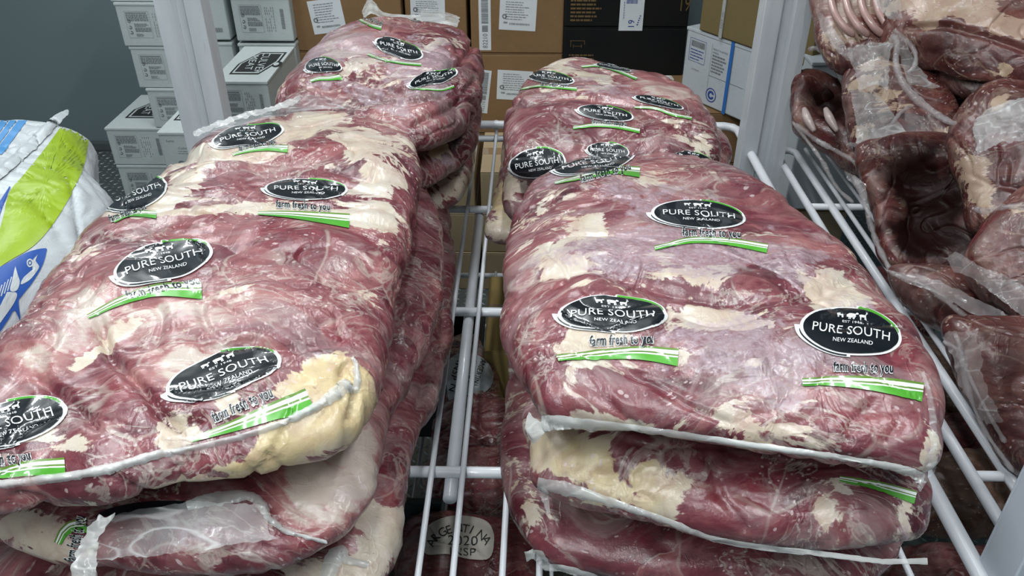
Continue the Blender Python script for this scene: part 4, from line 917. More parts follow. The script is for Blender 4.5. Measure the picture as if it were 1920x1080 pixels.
seam(L1, [(-60, 915), (20, 906), (110, 896), (200, 880), (280, 858), (350, 843), (430, 826), (520, 798), (590, 765), (630, 738), (652, 722)], [16, 18, 20, 22, 20, 15, 14, 15, 20, 30, 34], seed=22, m=180, rise=.006)
seam(L1, [(650, 722), (668, 730), (668, 690), (660, 672)], [22, 16, 12, 8], seed=25, m=40)
sheet(L1.root, [[(362, 246, 1.28), (450, 215, 1.34), (545, 190, 1.42), (600, 150, 1.50), (636, 136, 1.54), (660, 170, 1.52), (700, 200, 1.46)], [(372, 262, 1.27), (455, 235, 1.31), (540, 215, 1.34), (600, 205, 1.36), (640, 205, 1.37), (670, 207, 1.38), (715, 212, 1.38)]], 'film', 'loose_rear_film', (90, 24), .005)
sheet(L1.root, [[(360, 246, 1.278), (450, 214, 1.335), (540, 188, 1.415), (598, 148, 1.495), (636, 134, 1.535)], [(366, 254, 1.276), (456, 222, 1.332), (548, 197, 1.41), (606, 158, 1.49), (645, 146, 1.53)]], 'seam', 'rear_seal_edge', (110, 8), .004, freq=60)
seam(L2, [(352, 950), (400, 938), (460, 931), (490, 945), (505, 975), (545, 1000), (610, 1015)], [22, 34, 24, 20, 16, 12, 8], mat='seam', seed=31, m=110)
sheet(L2.root, [[(170, 975, .80), (300, 948, .80), (420, 940, .80), (500, 950, .80)], [(180, 1010, .775), (300, 1000, .775), (400, 1000, .775), (500, 985, .775)], [(160, 1050, .765), (280, 1042, .765), (380, 1030, .765), (520, 1010, .765)]], 'film', 'loose_front_film', (50, 26), .003)
sheet(L2.root, [[(190, 965, .765), (205, 968, .765), (214, 964, .765)], [(150, 1020, .755), (168, 1022, .755), (185, 1018, .755)], [(130, 1090, .75), (160, 1092, .75), (185, 1090, .75)]], 'seam', 'seal_strip', (14, 40), .004, freq=60)
seam(L3, [(612, 1085), (625, 1050), (640, 1035), (650, 1050), (690, 1060)], [30, 40, 30, 20, 14], seed=37, m=50)

# left rear stack
BL2 = pack('vacuum_packed_beef', 'lower pack of the left rear stack, yellow fat corner above the gap', 'meat pack',
  [(545, 260), (600, 160), (850, 130), (893, 200), (893, 290), (880, 350), (850, 395), (790, 430), (690, 430), (600, 380), (550, 320)], .062, .835, NA=220, NR=90, seed=61,
  spots=[('f', 840, 350, 40, 40), ('r', 850, 300, 30, 14)], fat=(.3, .5), frost=(.1, .4))
BL2b = pack('vacuum_packed_beef', 'middle pack of the left rear stack, dark beef with clear film tucked over yellow fat', 'meat pack',
  [(535, 240), (600, 130), (850, 110), (900, 170), (900, 240), (885, 290), (850, 330), (790, 370), (690, 400), (600, 350), (545, 300)], .055, .95, NA=240, NR=100, seed=63,
  spots=[('fy', 820, 262, 34, 34, 20, 1.2), ('m', 870, 240, 40, 60, 0, .8), ('d', 875, 240, 40, 70, 0, .3), ('i', 830, 300, 30, 14)], fat=(.2, .4), frost=(.1, .4))
BL1 = pack('vacuum_packed_beef', 'top pack of the left rear stack, heavily frosted beef with crumpled oval prints', 'meat pack',
  [(520, 215), (545, 150), (585, 85), (625, 45), (690, 30), (780, 32), (860, 45), (905, 85), (908, 130), (900, 200), (880, 250), (840, 285), (780, 310), (700, 310), (610, 290), (545, 255)], .075, 1.05, NA=360, NR=170, seed=66, n=2.3,
  spots=[('i', 720, 120, 150, 70, 0, .6), ('i', 640, 90, 60, 40, 0, .5), ('i', 800, 120, 70, 40, -30, .4), ('i', 740, 200, 80, 20, 20, .5), ('f', 650, 120, 40, 20, 0, .5), ('f', 870, 80, 26, 12, 30, .8), ('f', 810, 85, 40, 10, -20, .6), ('f', 740, 125, 60, 30, 0, .35), ('fp', 640, 90, 40, 30, 0, .4), ('r', 650, 64, 14, 10), ('r', 755, 50, 16, 14),
         ('m', 870, 150, 40, 70, 0, .9), ('mr', 895, 60, 14, 30, 0, .7), ('m', 560, 200, 36, 26, -40, .8), ('d', 560, 200, 40, 26, -40, .12), ('m', 820, 210, 60, 36, -20, .6), ('d', 870, 170, 50, 90, 0, .35), ('m', 840, 240, 80, 40, -20, .6), ('p', 680, 80, 60, 30, 0, .5)], fat=(.14, .46), frost=(.16, .5), lump=(.013, .006, .004),
  creases=[([(600, 130), (660, 140), (760, 170), (860, 120), (900, 70)], 7, .008), ([(660, 165), (760, 190), (860, 170)], 6, .007), ([(640, 90), (720, 100)], 5, .004), ([(780, 230), (850, 200), (890, 150)], 6, .006)])
logo(BL1, (748, 92), (43, 12), (4, 17), 0, None, ([(690, 100), (720, 110), (750, 116), (790, 120)], 5, 5), 1, lim=4)
logo(BL1, (607, 122), (33, -2), (6, 13), 6, None, ([(582, 150), (600, 145), (616, 144), (640, 140)], 5, 10), lim=4)
logo(BL1, (812, 146), (44, -10), (2, 12), 2, None, ([(770, 165), (800, 166), (830, 166), (850, 160)], 3, 5), 2, lim=4)
logo(BL1, (783, 27), (18, -3), (4, 12), 0, None, None, lim=4)
logo(BL1, (0, 0), (1, 0), (0, 1), emblem=False, tag_=((700, 38), (18, 7), (-2, 5)), stripe=([(668, 30), (685, 40), (700, 46), (716, 50)], 4, 8), lim=4)
sheet(BL1.root, [[(678, 22, 2.12), (690, -2, 2.16), (704, 6, 2.14), (722, 24, 2.1), (780, 28, 2.08), (830, 22, 2.08), (862, 32, 2.06)], [(684, 34, 2.05), (696, 26, 2.05), (708, 30, 2.05), (724, 38, 2.03), (778, 44, 2.02), (828, 44, 2.01), (858, 52, 2.0)]], 'seam', 'rear_seal_film', (70, 16), .005)
sheet(BL1.root, [[(788, 18, 2.10), (800, 16, 2.1), (836, 18, 2.08)], [(790, 36, 2.04), (806, 40, 2.02), (834, 32, 2.03)]], 'haze', 'folded_film', (30, 16), .005)
sheet(BL2b.root, [[(790, 300, 1.70), (806, 296, 1.70), (836, 300, 1.69)], [(800, 330, 1.64), (818, 322, 1.64), (848, 316, 1.65)]], 'seam', 'seal_flap', (26, 18), .006)

# ------------------------------------------------------------------ woven sack on the left rack
def sack_mat():
    t = NT('woven_plastic'); c = t.mix(t.noise(5, 4), (.44, .48, .50), (.55, .59, .61))
    wv = t.n('TexWave'); wv.inputs['Scale'].default_value = 180; t.l(t.co, wv.inputs['Vector']); w2_ = t.n('TexWave', bands_direction='Y'); w2_.inputs['Scale'].default_value = 180; t.l(t.co, w2_.inputs['Vector'])
    g = t.bump(t.math('ADD', wv.outputs['Fac'], w2_.outputs['Fac']), .12, .0006); g = t.bump(t.noise(11, 4, .6, 1.5), .5, .01, g)
    return t.fin(c, .42, g)
M['sack'] = sack_mat(); M['lime'] = simple('lime_print', (.27, .40, .010), .42, .08, 30, bump=.3); M['cobalt'] = simple('cobalt_print', (.02, .085, .36), .42, .06, 30); M['sky'] = simple('sky_blue_print', (.07, .26, .55), .42, .05, 30)
SK = pack('woven_sack', 'white woven sack with lime green panel and blue fish print on the left rack', 'sack',
  [(138, 203), (160, 225), (180, 300), (205, 370), (216, 440), (190, 540), (120, 640), (20, 760), (-120, 900), (-420, 900), (-560, 560), (-330, 300), (-120, 205), (40, 190)], .135, .905, mat='sack', n=3.0, NA=240, NR=130, seed=71, part='bag', lump=(.016, .004, .003), side=.9,
  creases=[([(215, 420), (150, 520), (90, 600)], 8, .006), ([(130, 340), (150, 420), (160, 470)], 5, .005)])
def on_sack(shapes, name, mats, label=None):
    return print_on(SK.ob, SK.bvh, shapes, name, mats, SK.root, 8, .0012, label)
sm = [M['lime'], M['cobalt'], M['sky'], M['sack']]
def P2(p): return np.array(p, float)
def fanpoly(pts):
    pts = catmull(pts+[pts[0]], len(pts)*6)[:-1]; c = pts.mean(0); n = len(pts)
    return np.vstack([pts, c]), np.array([(i, (i+1) % n, n) for i in range(n)])
g = [(122, 228), (136, 224), (152, 227), (165, 246), (163, 280), (152, 325), (122, 385), (92, 430), (62, 462), (20, 488), (-20, 510), (-8, 460), (6, 410), (18, 362), (45, 328), (80, 285), (104, 252)]
on_sack([(*fanpoly(g), 0, 0)], 'green_panel', sm, 'lime green printed panel')
st = []
for i, (xa_, xb_) in enumerate(((-6, 8), (10, 20), (22, 30), (34, 62))):
    st.append((np.array([(xa_, 212), (xb_, 212), (xb_-34-6*i, 262+8*i), (xa_-34-6*i, 262+8*i)], float), np.array([(0, 1, 2), (0, 2, 3)]), 0, 2))
st = [(np.array([(x0, 212), (x0+w_, 212), (x0+w_-58, 290), (x0-58, 290)], float), np.array([(0, 1, 2), (0, 2, 3)]), 0, 2) for x0, w_ in ((-12, 22), (13, 14), (30, 12), (45, 17))]
on_sack(st, 'blue_stripes', sm, 'light blue slanted stripes')
on_sack([(np.array([(18, 350), (20, 352), (2, 398), (0, 405), (-12, 430), (-14, 400)], float), np.array([(0, 1, 2), (0, 2, 3), (0, 3, 4), (0, 4, 5)]), 0, 1)], 'blue_sliver', sm)
fish = [(-40, 520), (10, 496), (50, 474), (84, 466), (86, 476), (78, 500), (60, 530), (40, 555), (34, 566), (37, 600), (26, 582), (14, 600), (-10, 630), (-50, 640)]
S = [(*fanpoly(fish), 0, 1)]
S += [(*place2(sector(.62, 1, 0, 360, 1, 24, 1), 55, 494, 6, 8), 1, 3), (*place2(sector(0, .35, 0, 360, 1, 14, 1), 55, 494, 6, 8), 1, 3)]
S += [(*fanpoly([(70, 478), (66, 490), (72, 500), (66, 512), (54, 526), (38, 534), (44, 520), (58, 512), (64, 502), (60, 490)]), 1, 3), (*fanpoly([(28, 500), (32, 515), (36, 530), (30, 545), (18, 545), (22, 525)]), 1, 3), (*fanpoly([(12, 548), (30, 550), (26, 566), (10, 590), (-10, 615), (-30, 620), (-10, 590)]), 1, 3)]
for i in range(7): S.append((*poly2([(20-i*6, 520+i*5), (22-i*6, 520+i*5), (14-i*6, 546+i*5), (12-i*6, 546+i*5)]), 1, 3))
on_sack(S, 'fish_print', sm, 'blue fish drawing')
seam(SK, [(-80, 400), (-20, 345), (30, 300), (70, 262), (105, 226), (124, 212)], [26, 26, 26, 26, 22, 12], mat='sack', name='stitched_edge', seed=77, rise=.006, rough=.12, m=120)
b = MB()
for (x, y, dx, dy) in ((92, 190, 8, -5), (100, 186, 14, 4), (118, 196, 14, 2), (146, 198, 10, -10), (108, 190, -6, -6)):
    h = hit(SK.bvh, x, y+14)
    if h is None: continue
    p0 = h[0]+np.array([0, 0, .008]); p1 = p0+RM@np.array([dx, -dy, 0])*.0012; b.tube([p0, (p0+p1)/2+np.array([0, 0, .004]), p1], .0008, 5)
if b.v: b.build('loose_thread', M['sack'], SK.root, True)

# ------------------------------------------------------------------ vacuum packed lamb pile on the right rack
VF = (-.25, -.62, .74)                                        # the pile's slope faces the aisle
gl = 'lamb'
def lp(label, outline, T, D, N=VF, **k):
    k.setdefault('NA', 220); k.setdefault('NR', 100); k.setdefault('lump', (.015, .004, .002)); k.setdefault('frost', (-.15, .25)); k.setdefault('fat', (.05, .4))
    return pack('vacuum_packed_lamb', label, 'meat pack', outline, T, plane_=(D, N), mat='lamb', **k)
T9 = lp('dark lamb pack low at the right edge behind the front post, smooth brown red', [(1770, 610), (1800, 600), (1860, 590), (1960, 600), (2050, 700), (2050, 900), (1960, 920), (1905, 890), (1850, 810), (1800, 720)], .05, 1.16, seed=81,
        spots=[('m', 1850, 700, 80, 90), ('d', 1880, 690, 50, 60, 0, .5), ('f', 1850, 740, 20, 40, -40, .6), ('d', 1900, 800, 60, 50, 0, .3), ('r', 1840, 650, 40, 40)])
cord(T9.root, [(1768, 640, 1.14), (1800, 660, 1.12), (1815, 700, 1.11), (1850, 770, 1.09), (1885, 830, 1.08)], .004)
cord(T9.root, [(1790, 625, 1.12), (1800, 650, 1.11), (1812, 720, 1.11), (1842, 800, 1.10), (1900, 885, 1.08)], .005)
T7 = lp('narrow dark red lamb pack sticking out left below the open carcass', [(1668, 505), (1700, 500), (1800, 515), (1900, 540), (1960, 600), (1920, 640), (1850, 635), (1790, 615), (1730, 575), (1690, 540)], .04, 1.36, seed=83,
        spots=[('m', 1800, 560, 120, 50), ('d', 1790, 560, 70, 40, 0, .35), ('r', 1730, 530, 40, 16), ('r', 1850, 600, 50, 30)])
cord(T7.root, [(1668, 510, 1.34), (1740, 540, 1.31), (1800, 585, 1.28), (1860, 625, 1.26), (1930, 650, 1.24)], .006)
T5 = lp('open lamb carcass pack with dark hollow and faint ribs, centre of the right pile', [(1596, 300), (1610, 270), (1700, 255), (1800, 270), (1850, 330), (1880, 420), (1870, 500), (1800, 520), (1690, 515), (1650, 480), (1625, 420), (1605, 350)], .06, 1.50, seed=85, NA=260, NR=120,
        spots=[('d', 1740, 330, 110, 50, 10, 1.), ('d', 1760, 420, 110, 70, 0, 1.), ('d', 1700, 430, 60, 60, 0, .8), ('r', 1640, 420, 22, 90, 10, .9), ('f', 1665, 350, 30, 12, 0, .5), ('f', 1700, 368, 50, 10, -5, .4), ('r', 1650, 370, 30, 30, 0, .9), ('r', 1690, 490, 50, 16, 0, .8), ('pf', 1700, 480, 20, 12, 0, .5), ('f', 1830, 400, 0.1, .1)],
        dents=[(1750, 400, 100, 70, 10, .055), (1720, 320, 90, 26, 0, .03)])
for (pts, r) in (([(1684, 436, 1.50), (1692, 462, 1.49), (1704, 484, 1.48)], .007), ([(1732, 436, 1.50), (1744, 466, 1.49), (1766, 492, 1.47)], .008), ([(1780, 445, 1.50), (1794, 468, 1.48), (1806, 484, 1.47)], .006)):
    cord(T5.root, pts, r*.8, 'lamb', 'rib')
cord(T5.root, [(1600, 330, 1.47), (1622, 380, 1.45), (1632, 420, 1.44), (1646, 460, 1.43), (1672, 512, 1.41)], .007)
sheet(T5.root, [[(1584, 322, 1.49), (1600, 328, 1.47), (1622, 346, 1.45)], [(1588, 336, 1.48), (1606, 352, 1.46), (1624, 372, 1.44)]], 'lambfilm', 'seal_tab', (20, 14), .004)
T4 = lp('left lamb pack by the post with two bare rib bones over a dark cavity', [(1480, 150), (1500, 138), (1560, 140), (1600, 170), (1625, 240), (1620, 290), (1640, 340), (1600, 330), (1560, 290), (1510, 262), (1480, 230)], .05, 1.86, seed=87,
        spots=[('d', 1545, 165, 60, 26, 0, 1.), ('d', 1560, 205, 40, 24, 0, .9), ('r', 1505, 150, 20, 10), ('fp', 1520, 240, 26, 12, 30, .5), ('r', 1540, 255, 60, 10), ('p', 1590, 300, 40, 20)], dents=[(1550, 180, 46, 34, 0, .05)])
for pts in ([(1508, 204, 1.81), (1514, 222, 1.79), (1527, 246, 1.78)], [(1548, 204, 1.81), (1556, 222, 1.79), (1570, 246, 1.78)]):
    P = catmull([und(*p) for p in pts], 20); b = MB(); b.tube(P, [.003+.0065*math.sin(math.pi*(.12+.8*i/19)) for i in range(20)], 10); b.build('rib_bone', simple('rib_bone_white', (.50, .40, .37), .3, .08, 30, coat=.8) if not bpy.data.materials.get('rib_bone_white') else bpy.data.materials['rib_bone_white'], T4.root, True)
cord(T4.root, [(1492, 232, 1.82), (1530, 262, 1.78), (1570, 284, 1.75), (1605, 306, 1.71), (1640, 350, 1.66)], .007)
cord(T4.root, [(1515, 92, 1.84), (1536, 92, 1.82), (1560, 116, 1.79), (1582, 160, 1.75), (1594, 210, 1.73), (1600, 268, 1.70), (1592, 274, 1.70)], .008)
T8 = lp('pale membrane covered lamb pack below the knotted film, middle of the right pile', [(1580, 140), (1620, 100), (1700, 90), (1770, 140), (1800, 220), (1840, 290), (1830, 330), (1760, 310), (1700, 290), (1640, 285), (1600, 280), (1588, 230)], .05, 1.66, seed=89,
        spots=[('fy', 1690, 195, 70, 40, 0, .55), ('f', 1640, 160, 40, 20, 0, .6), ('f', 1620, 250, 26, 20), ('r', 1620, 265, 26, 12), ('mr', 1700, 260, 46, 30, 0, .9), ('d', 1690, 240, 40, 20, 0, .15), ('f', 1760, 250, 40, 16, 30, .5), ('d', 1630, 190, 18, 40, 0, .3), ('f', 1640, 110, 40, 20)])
cord(T8.root, [(1655, 290, 1.60), (1662, 250, 1.58), (1690, 210, 1.57), (1712, 198, 1.57)], .005); cord(T8.root, [(1590, 270, 1.66), (1640, 275, 1.60), (1700, 262, 1.56), (1740, 290, 1.52), (1790, 360, 1.48), (1815, 420, 1.46), (1830, 490, 1.44)], .008)
T6 = lp('rounded lamb shoulder pack with streaky tan fat, right edge middle', [(1770, 270), (1815, 190), (1890, 155), (1990, 190), (2050, 280), (2050, 420), (1960, 440), (1880, 450), (1820, 430), (1800, 350)], .07, 1.42, seed=91,
        spots=[('mr', 1870, 270, 60, 30, 0, .9), ('d', 1880, 290, 50, 26, 0, .2), ('f', 1830, 340, 30, 60, -30, .9), ('f', 1860, 200, 40, 20, -20, .6), ('d', 1900, 300, 50, 30, 0, .3), ('f', 1850, 300, 30, 12, 0, .5), ('i', 1900, 230, 50, 30, 0, .5)])
sheet(T6.root, [[(1850, 205, 1.33), (1890, 190, 1.32), (1930, 182, 1.31)], [(1822, 240, 1.31), (1880, 232, 1.30), (1930, 226, 1.29)], [(1832, 288, 1.30), (1870, 270, 1.29), (1930, 262, 1.28)]], 'haze', 'film_flap', (34, 30), .008)
T10 = lp('lamb pack with bright red dome and clear ribbed seal strip, right edge below middle', [(1800, 500), (1820, 440), (1850, 400), (1900, 370), (1960, 360), (2050, 420), (2050, 640), (1960, 660), (1880, 600), (1830, 560)], .06, 1.26, seed=93,
        spots=[('r', 1850, 430, 60, 50, -40, .9), ('m', 1870, 440, 80, 50, 0, .6), ('f', 1900, 400, 40, 16, 0, .6), ('f', 1900, 450, 30, 20), ('i', 1890, 540, 60, 40, 0, .5), ('m', 1900, 600, 60, 40)])
cord(T10.root, [(1828, 392, 1.22), (1850, 396, 1.20), (1880, 388, 1.19), (1950, 386, 1.17)], .007); 
sheet(T10.root, [[(1772, 484, 1.24), (1796, 475, 1.22), (1840, 500, 1.18), (1890, 520, 1.15), (1930, 545, 1.13)], [(1790, 510, 1.22), (1820, 520, 1.19), (1860, 550, 1.15), (1900, 580, 1.12), (1930, 600, 1.11)]], 'lambfilm', 'seal_strip', (70, 16), .003, freq=70)
T3 = lp('top right lamb leg pack, cream fat over a dark purple muscle', [(1650, 80), (1670, -40), (1800, -120), (2000, -100), (2080, 40), (2060, 170), (1960, 200), (1880, 190), (1800, 175), (1720, 130), (1680, 110)], .08, 1.62, seed=95, NA=280, NR=130, lump=(.014, .004, .002),
        spots=[('f', 1790, 10, 150, 34, 6, 1.), ('f', 1720, 40, 40, 26, 0, .8), ('f', 1880, 50, 90, 16, 15, 1.), ('m', 1790, 95, 110, 36, 22, 1.8), ('d', 1770, 85, 80, 32, 25, .55), ('fy', 1850, 125, 90, 24, 4, 1.4), ('d', 1740, 100, 30, 24, 0, .4), ('mr', 1910, 110, 14, 20), ('d', 1830, 172, 110, 16, 10, .5), ('m', 1830, 172, 110, 20, 10, .8), ('i', 1900, 20, 60, 12, 20, .4)],
        creases=[([(1700, 50), (1780, 48), (1860, 70), (1920, 95)], 6, .008), ([(1700, 140), (1800, 160), (1910, 172)], 8, .012)])
sheet(T3.root, [[(1640, -20, 1.60), (1670, -20, 1.59), (1690, -20, 1.58)], [(1646, 10, 1.58), (1672, 20, 1.57), (1690, 20, 1.57)], [(1664, 38, 1.56), (1684, 36, 1.56), (1694, 34, 1.56)]], 'haze', 'film_tail', (20, 20), .006)
sheet(T3.root, [[(1668, 66, 1.55), (1690, 70, 1.54), (1720, 120, 1.52), (1742, 150, 1.51), (1764, 164, 1.51)], [(1660, 80, 1.54), (1684, 96, 1.53), (1700, 150, 1.51), (1716, 160, 1.51), (1750, 166, 1.51)]], 'haze', 'knotted_film', (40, 20), .005)
cord(T3.root, [(1672, 64, 1.53), (1682, 80, 1.52), (1680, 120, 1.50), (1696, 160, 1.48), (1730, 195, 1.46), (1780, 228, 1.44), (1825, 240, 1.42), (1860, 236, 1.40)], .0085)
cord(T3.root, [(1676, 56, 1.53), (1700, 76, 1.52), (1716, 100, 1.51), (1714, 125, 1.50), (1700, 138, 1.50)], .006)
T2 = lp('rack of lamb ribs with thin pale bones under glossy film, top of the right pile', [(1522, 70), (1526, -60), (1600, -100), (1700, -90), (1720, 0), (1715, 60), (1690, 110), (1640, 135), (1590, 140), (1548, 120)], .05, 1.74, seed=97, frost=(-.1, .3),
        spots=[('p', 1600, 30, 80, 60, 0, 1.), ('f', 1610, 70, 60, 20, 20, .6), ('f', 1560, 90, 30, 30, 0, .5), ('r', 1620, 55, 40, 12, 20, .7)])
for i, x in enumerate((1562, 1590, 1618, 1646, 1672)):
    P = catmull([und(x-14, -50, 1.72), und(x-6, -10, 1.690), und(x+2, 22, 1.675), und(x+20, 50, 1.665), und(x+40, 68, 1.67)], 24)
    b = MB(); b.tube(P, [.0075]*22+[.006, .003], 10); b.build('rib', bpy.data.materials.get('rib_fat') or simple('rib_fat', (.52, .33, .30), .25, .12, 40, coat=1), T2.root, True)
sheet(T2.root, [[(1528, 10, 1.68), (1545, 30, 1.66), (1575, 70, 1.64), (1592, 100, 1.63)], [(1540, 55, 1.67), (1560, 85, 1.65), (1585, 112, 1.63), (1605, 120, 1.62)]], 'lambfilm', 'pleated_seal', (60, 18), .004, freq=70)
sheet(T2.root, [[(1590, 90, 1.63), (1640, 80, 1.62), (1672, 84, 1.61)], [(1600, 130, 1.61), (1640, 130, 1.60), (1668, 128, 1.59)], [(1612, 168, 1.59), (1640, 160, 1.58), (1662, 168, 1.57)]], 'haze', 'hanging_film', (36, 30), .008)
sheet(T8.root, [[(1592, 165, 1.66), (1604, 220, 1.62), (1606, 268, 1.60)], [(1620, 172, 1.61), (1636, 225, 1.585), (1650, 276, 1.57)], [(1650, 180, 1.60), (1690, 235, 1.57), (1712, 262, 1.55)]], 'haze', 'taut_film', (40, 40), .003)
sheet(T5.root, [[(1826, 480, 1.43), (1790, 360, 1.47), (1745, 292, 1.51)], [(1850, 480, 1.41), (1820, 370, 1.45), (1775, 300, 1.49)], [(1872, 470, 1.39), (1850, 380, 1.43), (1800, 310, 1.47)]], 'lambfilm', 'taut_film', (50, 24), .004)
sheet(T7.root, [[(1660, 506, 1.36), (1740, 520, 1.32), (1830, 560, 1.26), (1930, 610, 1.20)], [(1700, 530, 1.33), (1760, 552, 1.29), (1840, 600, 1.23), (1930, 660, 1.18)]], 'lambfilm', 'flat_seal', (70, 16), .004)
sheet(T9.root, [[(1764, 632, 1.15), (1786, 622, 1.13), (1830, 620, 1.11)], [(1780, 662, 1.13), (1800, 655, 1.12), (1836, 660, 1.10)], [(1800, 720, 1.11), (1820, 716, 1.10), (1846, 720, 1.09)], [(1850, 800, 1.09), (1864, 790, 1.085), (1880, 790, 1.08)]], 'lambfilm', 'flat_seal', (24, 60), .004)
cord(T4.root, [(1486, 228, 1.84), (1512, 262, 1.80), (1540, 300, 1.77), (1568, 350, 1.72), (1600, 380, 1.68)], .006)
lp('deep red lamb pack wedged behind the knotted film in the right pile', [(1600, 60), (1700, 40), (1900, 120), (2000, 200), (1960, 380), (1850, 400), (1750, 330), (1640, 240), (1590, 150)], .05, 1.80, seed=107, spots=[('m', 1750, 150, 200, 200), ('d', 1790, 180, 90, 60, 0, .4)])
# backing packs of the pile so that it rests on the shelf
lp('broad lamb pack lying on the rack under the right pile', [(1640, 420), (1640, 300), (1750, 200), (1960, 200), (2200, 420), (2200, 800), (2000, 850), (1860, 700), (1740, 560)], .065, None, N=None, seed=99, NA=140, NR=60) if False else None
def slab(label, x0, y0, x1, y1, z, T, seed):
    cs = [(x0, y0), ((x0+x1)/2, y0-.02), (x1, y0), (x1+.02, (y0+y1)/2), (x1, y1), ((x0+x1)/2, y1+.02), (x0, y1), (x0-.02, (y0+y1)/2)]
    pts = [proj(np.array([[x, y, z]]))[0] for x, y in cs]
    return pack('vacuum_packed_lamb', label, 'meat pack', pts, T, zmid=z, side=0, mat='lamb', seed=seed, NA=140, NR=60, fat=(.0, .3), frost=(-.2, .2), spots=[('d', 1750, 350, 400, 400, 0, .35)])
slab('dark lamb pack lying flat on the right rack, nearest of the hidden base', .80, .80, 1.35, 1.20, .81, .052, 101)
slab('dark lamb pack lying flat on the right rack, rear of the hidden base', .80, 1.30, 1.40, 1.82, .81, .052, 102)

# ------------------------------------------------------------------ things under the shelves
low = dict(mat='lowmeat', lump=(.012, .006, .003))
def lowbag(label, outline, T, z, seed, mat='lowmeat', **k):
    k.setdefault('fat', (.1, .45)); k.setdefault('frost', (.12, .45))
    return pack('frozen_meat_bag', label, 'meat bag', outline, T, zmid=z, mat=mat, seed=seed, NA=k.pop('NA', 180), NR=k.pop('NR', 80), lump=(.012, .006, .003), **k)
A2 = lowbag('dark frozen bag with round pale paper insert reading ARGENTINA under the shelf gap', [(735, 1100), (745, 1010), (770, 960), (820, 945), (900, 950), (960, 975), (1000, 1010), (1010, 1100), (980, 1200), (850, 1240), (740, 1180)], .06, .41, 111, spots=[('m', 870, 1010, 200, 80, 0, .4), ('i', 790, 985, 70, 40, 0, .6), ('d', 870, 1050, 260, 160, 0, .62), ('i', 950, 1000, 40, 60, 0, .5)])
A3 = lowbag('dark red frozen meat bag behind the argentine one under the gap', [(800, 930), (790, 880), (830, 840), (900, 820), (960, 850), (980, 920), (960, 970), (880, 980), (820, 970)], .055, .40, 113, spots=[('f', 870, 880, 40, 12, 20, .5)])
A4 = lowbag('marbled red frozen meat bag with clear wrap, middle of the lower shelf gap', [(810, 830), (820, 770), (860, 740), (930, 735), (980, 780), (970, 850), (900, 880), (840, 870)], .05, .43, 115, fat=(.25, .5))
A5 = lowbag('grey frosted clear bag with inverted paper label reading INSP on the lower shelf', [(800, 740), (815, 670), (840, 625), (885, 615), (915, 660), (940, 720), (935, 790), (890, 800), (840, 790)], .05, .44, 117, frost=(.5, .4), fat=(.0, .3), spots=[('f', 890, 640, 60, 40), ('r', 838, 780, 20, 30)])
pl_ = [M['paper'], M['black_matte']]; M['oldpaper'] = simple('stained_paper', (.60, .55, .48), .5, .1, 20); pl_ = [M['oldpaper'], M['black_matte']]
def arc_text(s, c, R_, a0, a1, h):
    L = []
    for i, ch in enumerate(s):
        a = math.radians(a0+(a1-a0)*i/(len(s)-1)); x, y = c[0]+R_[0]*math.sin(a), c[1]-R_[1]*math.cos(a)
        v, t_ = text2d(ch); vv = (v-np.array([.3, .35]))*h*1.35; ca, sa = math.cos(a), math.sin(a)
        L.append((np.stack([x+vv[:, 0]*ca+vv[:, 1]*sa, y+vv[:, 0]*sa-vv[:, 1]*ca], 1), t_, 1, 1))
    return L
pap = fanpoly([(795, 1020), (805, 985), (850, 968), (905, 975), (925, 1000), (920, 1045), (885, 1050), (840, 1040), (800, 1040)])
def ptext(s, c, A, B): v = textfit(s, -1, 1, 0, 1); return (xf(v[0], c, A, B), v[1], 1, 1)
print_on(A2.ob, A2.bvh, [(*pap, 0, 0)]+arc_text('ARGENTINA', (862, 1040), (60, 48), -64, 56, 17)+[ptext('2020', (868, 1014), (28, 1), (0, 8)), ptext('INSP', (868, 1036), (24, 1), (0, 7))], 'paper_insert', pl_, A2.root, 6, .0015, 'pale stained paper insert reading ARGENTINA 2020 INSP')
pap = fanpoly([(836, 700), (846, 672), (872, 662), (905, 672), (924, 700), (916, 730), (880, 750), (856, 766), (840, 745)])
def rtext(s, c, sx, sy, rot):
    v = textfit(s, -1, 1, 0, 1); q = np.stack([v[0][:, 0]*sx, -v[0][:, 1]*sy], 1); ca, sa = math.cos(rot), math.sin(rot)
    return (np.stack([c[0]+q[:, 0]*ca-q[:, 1]*sa, c[1]+q[:, 0]*sa+q[:, 1]*ca], 1), v[1], 1, 1)
pl2 = [M['paper'], M['black_matte']]
print_on(A5.ob, A5.bvh, [(*pap, 0, 0), rtext('INSP', (856, 696), 18, 12, 1.9), rtext('2020', (874, 712), 18, 12, 1.9), rtext('ARGENTINA', (898, 700), 26, 10, 1.9), rtext('N', (850, 728), 6, 12, 1.9)], 'paper_label', pl2, A5.root, 6, .0015)
# dark crates and cartons further down
def crate(name, label, x, y, z, w_, d_, h_, m, cat='crate'):
    t = thing(name, (x, y, z), label, cat); t_ = .006
    for nm, lo, hi in (('base', (0, 0, 0), (w_, d_, t_)), ('side', (0, 0, t_), (t_, d_, h_)), ('side', (w_-t_, 0, t_), (w_, d_, h_)), ('side', (t_, 0, t_), (w_-t_, t_, h_)), ('side', (t_, d_-t_, t_), (w_-t_, d_, h_))):
        b = MB(); b.box(lo, hi); o = b.build(nm, m, None, bevel=.001); o.parent = t
    for (lo, hi) in (((-.006, -.006, h_-.012), (w_+.006, 0, h_)), ((-.006, d_, h_-.012), (w_+.006, d_+.006, h_)), ((-.006, 0, h_-.012), (0, d_, h_)), ((w_, 0, h_-.012), (w_+.006, d_, h_))):
        b = MB(); b.box(lo, hi); o = b.build('rim', m, None, bevel=.001); o.parent = t
    return t
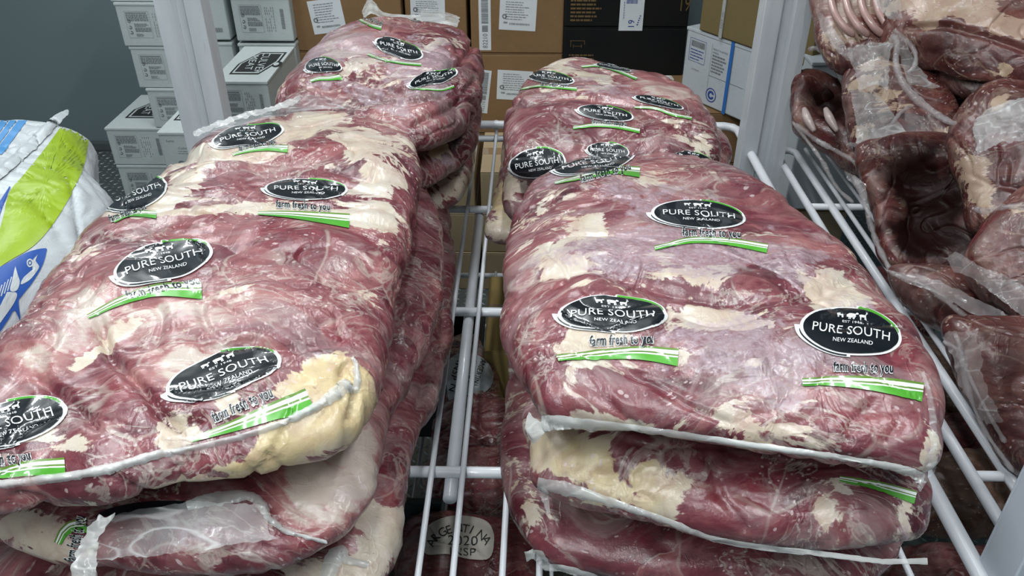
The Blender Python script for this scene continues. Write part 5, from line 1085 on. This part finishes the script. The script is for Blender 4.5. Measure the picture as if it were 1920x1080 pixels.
dk = simple('grey_plastic', (.055, .065, .065), .4, .05, 10)
p = unz(700, 1080, .35); crate('plastic_crate', 'dark grey plastic crate on the lower shelf left of the gap', -.50, .62, .345, .36, .42, .11, dk)
crate('plastic_crate', 'black plastic tray behind the frosted bag on the lower shelf', -.46, 1.32, .345, .36, .36, .09, simple('black_plastic', (.02, .022, .024), .4))
t = carton('ochre_carton', 'ochre cardboard carton seen through the gap right of centre, on the lower shelf', 'box', -.085, 1.42, .345, .34, .3, .16, 'card3')
t = carton('tan_carton', 'tan carton on the floor under the lower shelf right of the gap', 'box', -.06, 1.3, 0, .4, .4, .2, 'card2')
# dark wrapped meat on the lower shelf of the right rack
lowbag('long brown wrapped meat joint on the lower right shelf, creased film', [(1690, 900), (1720, 850), (1790, 840), (1870, 850), (1950, 900), (1960, 990), (1880, 1020), (1780, 1015), (1700, 990)], .07, .42, 121, 'brownmeat', fat=(0, .3))
lowbag('dark brown wrapped joint behind the long one on the lower right shelf', [(1650, 640), (1700, 610), (1760, 650), (1800, 720), (1810, 780), (1750, 800), (1690, 770), (1650, 710)], .06, .42, 122, 'brownmeat', fat=(0, .3))
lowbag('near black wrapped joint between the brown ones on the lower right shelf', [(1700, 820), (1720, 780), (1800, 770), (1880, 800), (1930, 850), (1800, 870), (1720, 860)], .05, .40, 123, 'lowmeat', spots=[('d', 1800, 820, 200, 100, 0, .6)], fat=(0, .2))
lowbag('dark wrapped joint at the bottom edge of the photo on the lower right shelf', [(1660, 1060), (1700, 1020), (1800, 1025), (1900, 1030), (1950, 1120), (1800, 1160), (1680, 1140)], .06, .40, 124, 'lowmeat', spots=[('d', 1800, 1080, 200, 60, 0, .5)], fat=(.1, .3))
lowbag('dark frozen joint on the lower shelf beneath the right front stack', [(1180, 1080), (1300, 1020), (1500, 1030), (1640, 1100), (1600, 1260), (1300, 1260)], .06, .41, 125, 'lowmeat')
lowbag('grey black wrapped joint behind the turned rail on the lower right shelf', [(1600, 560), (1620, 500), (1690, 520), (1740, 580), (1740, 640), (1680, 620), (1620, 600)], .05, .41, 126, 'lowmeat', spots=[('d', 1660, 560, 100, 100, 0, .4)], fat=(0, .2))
t = carton('white_carton', 'small white carton on the floor behind the right rack rails', 'box', float(unz(1660, 560, .2)[0]), 2.0, 0, .2, .25, .2, 'wcard2', lid=True)
t = carton('white_carton', 'white carton standing behind the lamb pile beside the rear post', 'box', float(uny(1490, 120, 2.30)[0])-.02, 2.10, .50, .3, .26, float(uny(1510, 116, 2.1)[2])-.50, 'wcard2', lid=True)
for o in bpy.data.objects:
    if o.type == 'MESH' and o.name.startswith('base_'): o.name = 'base'
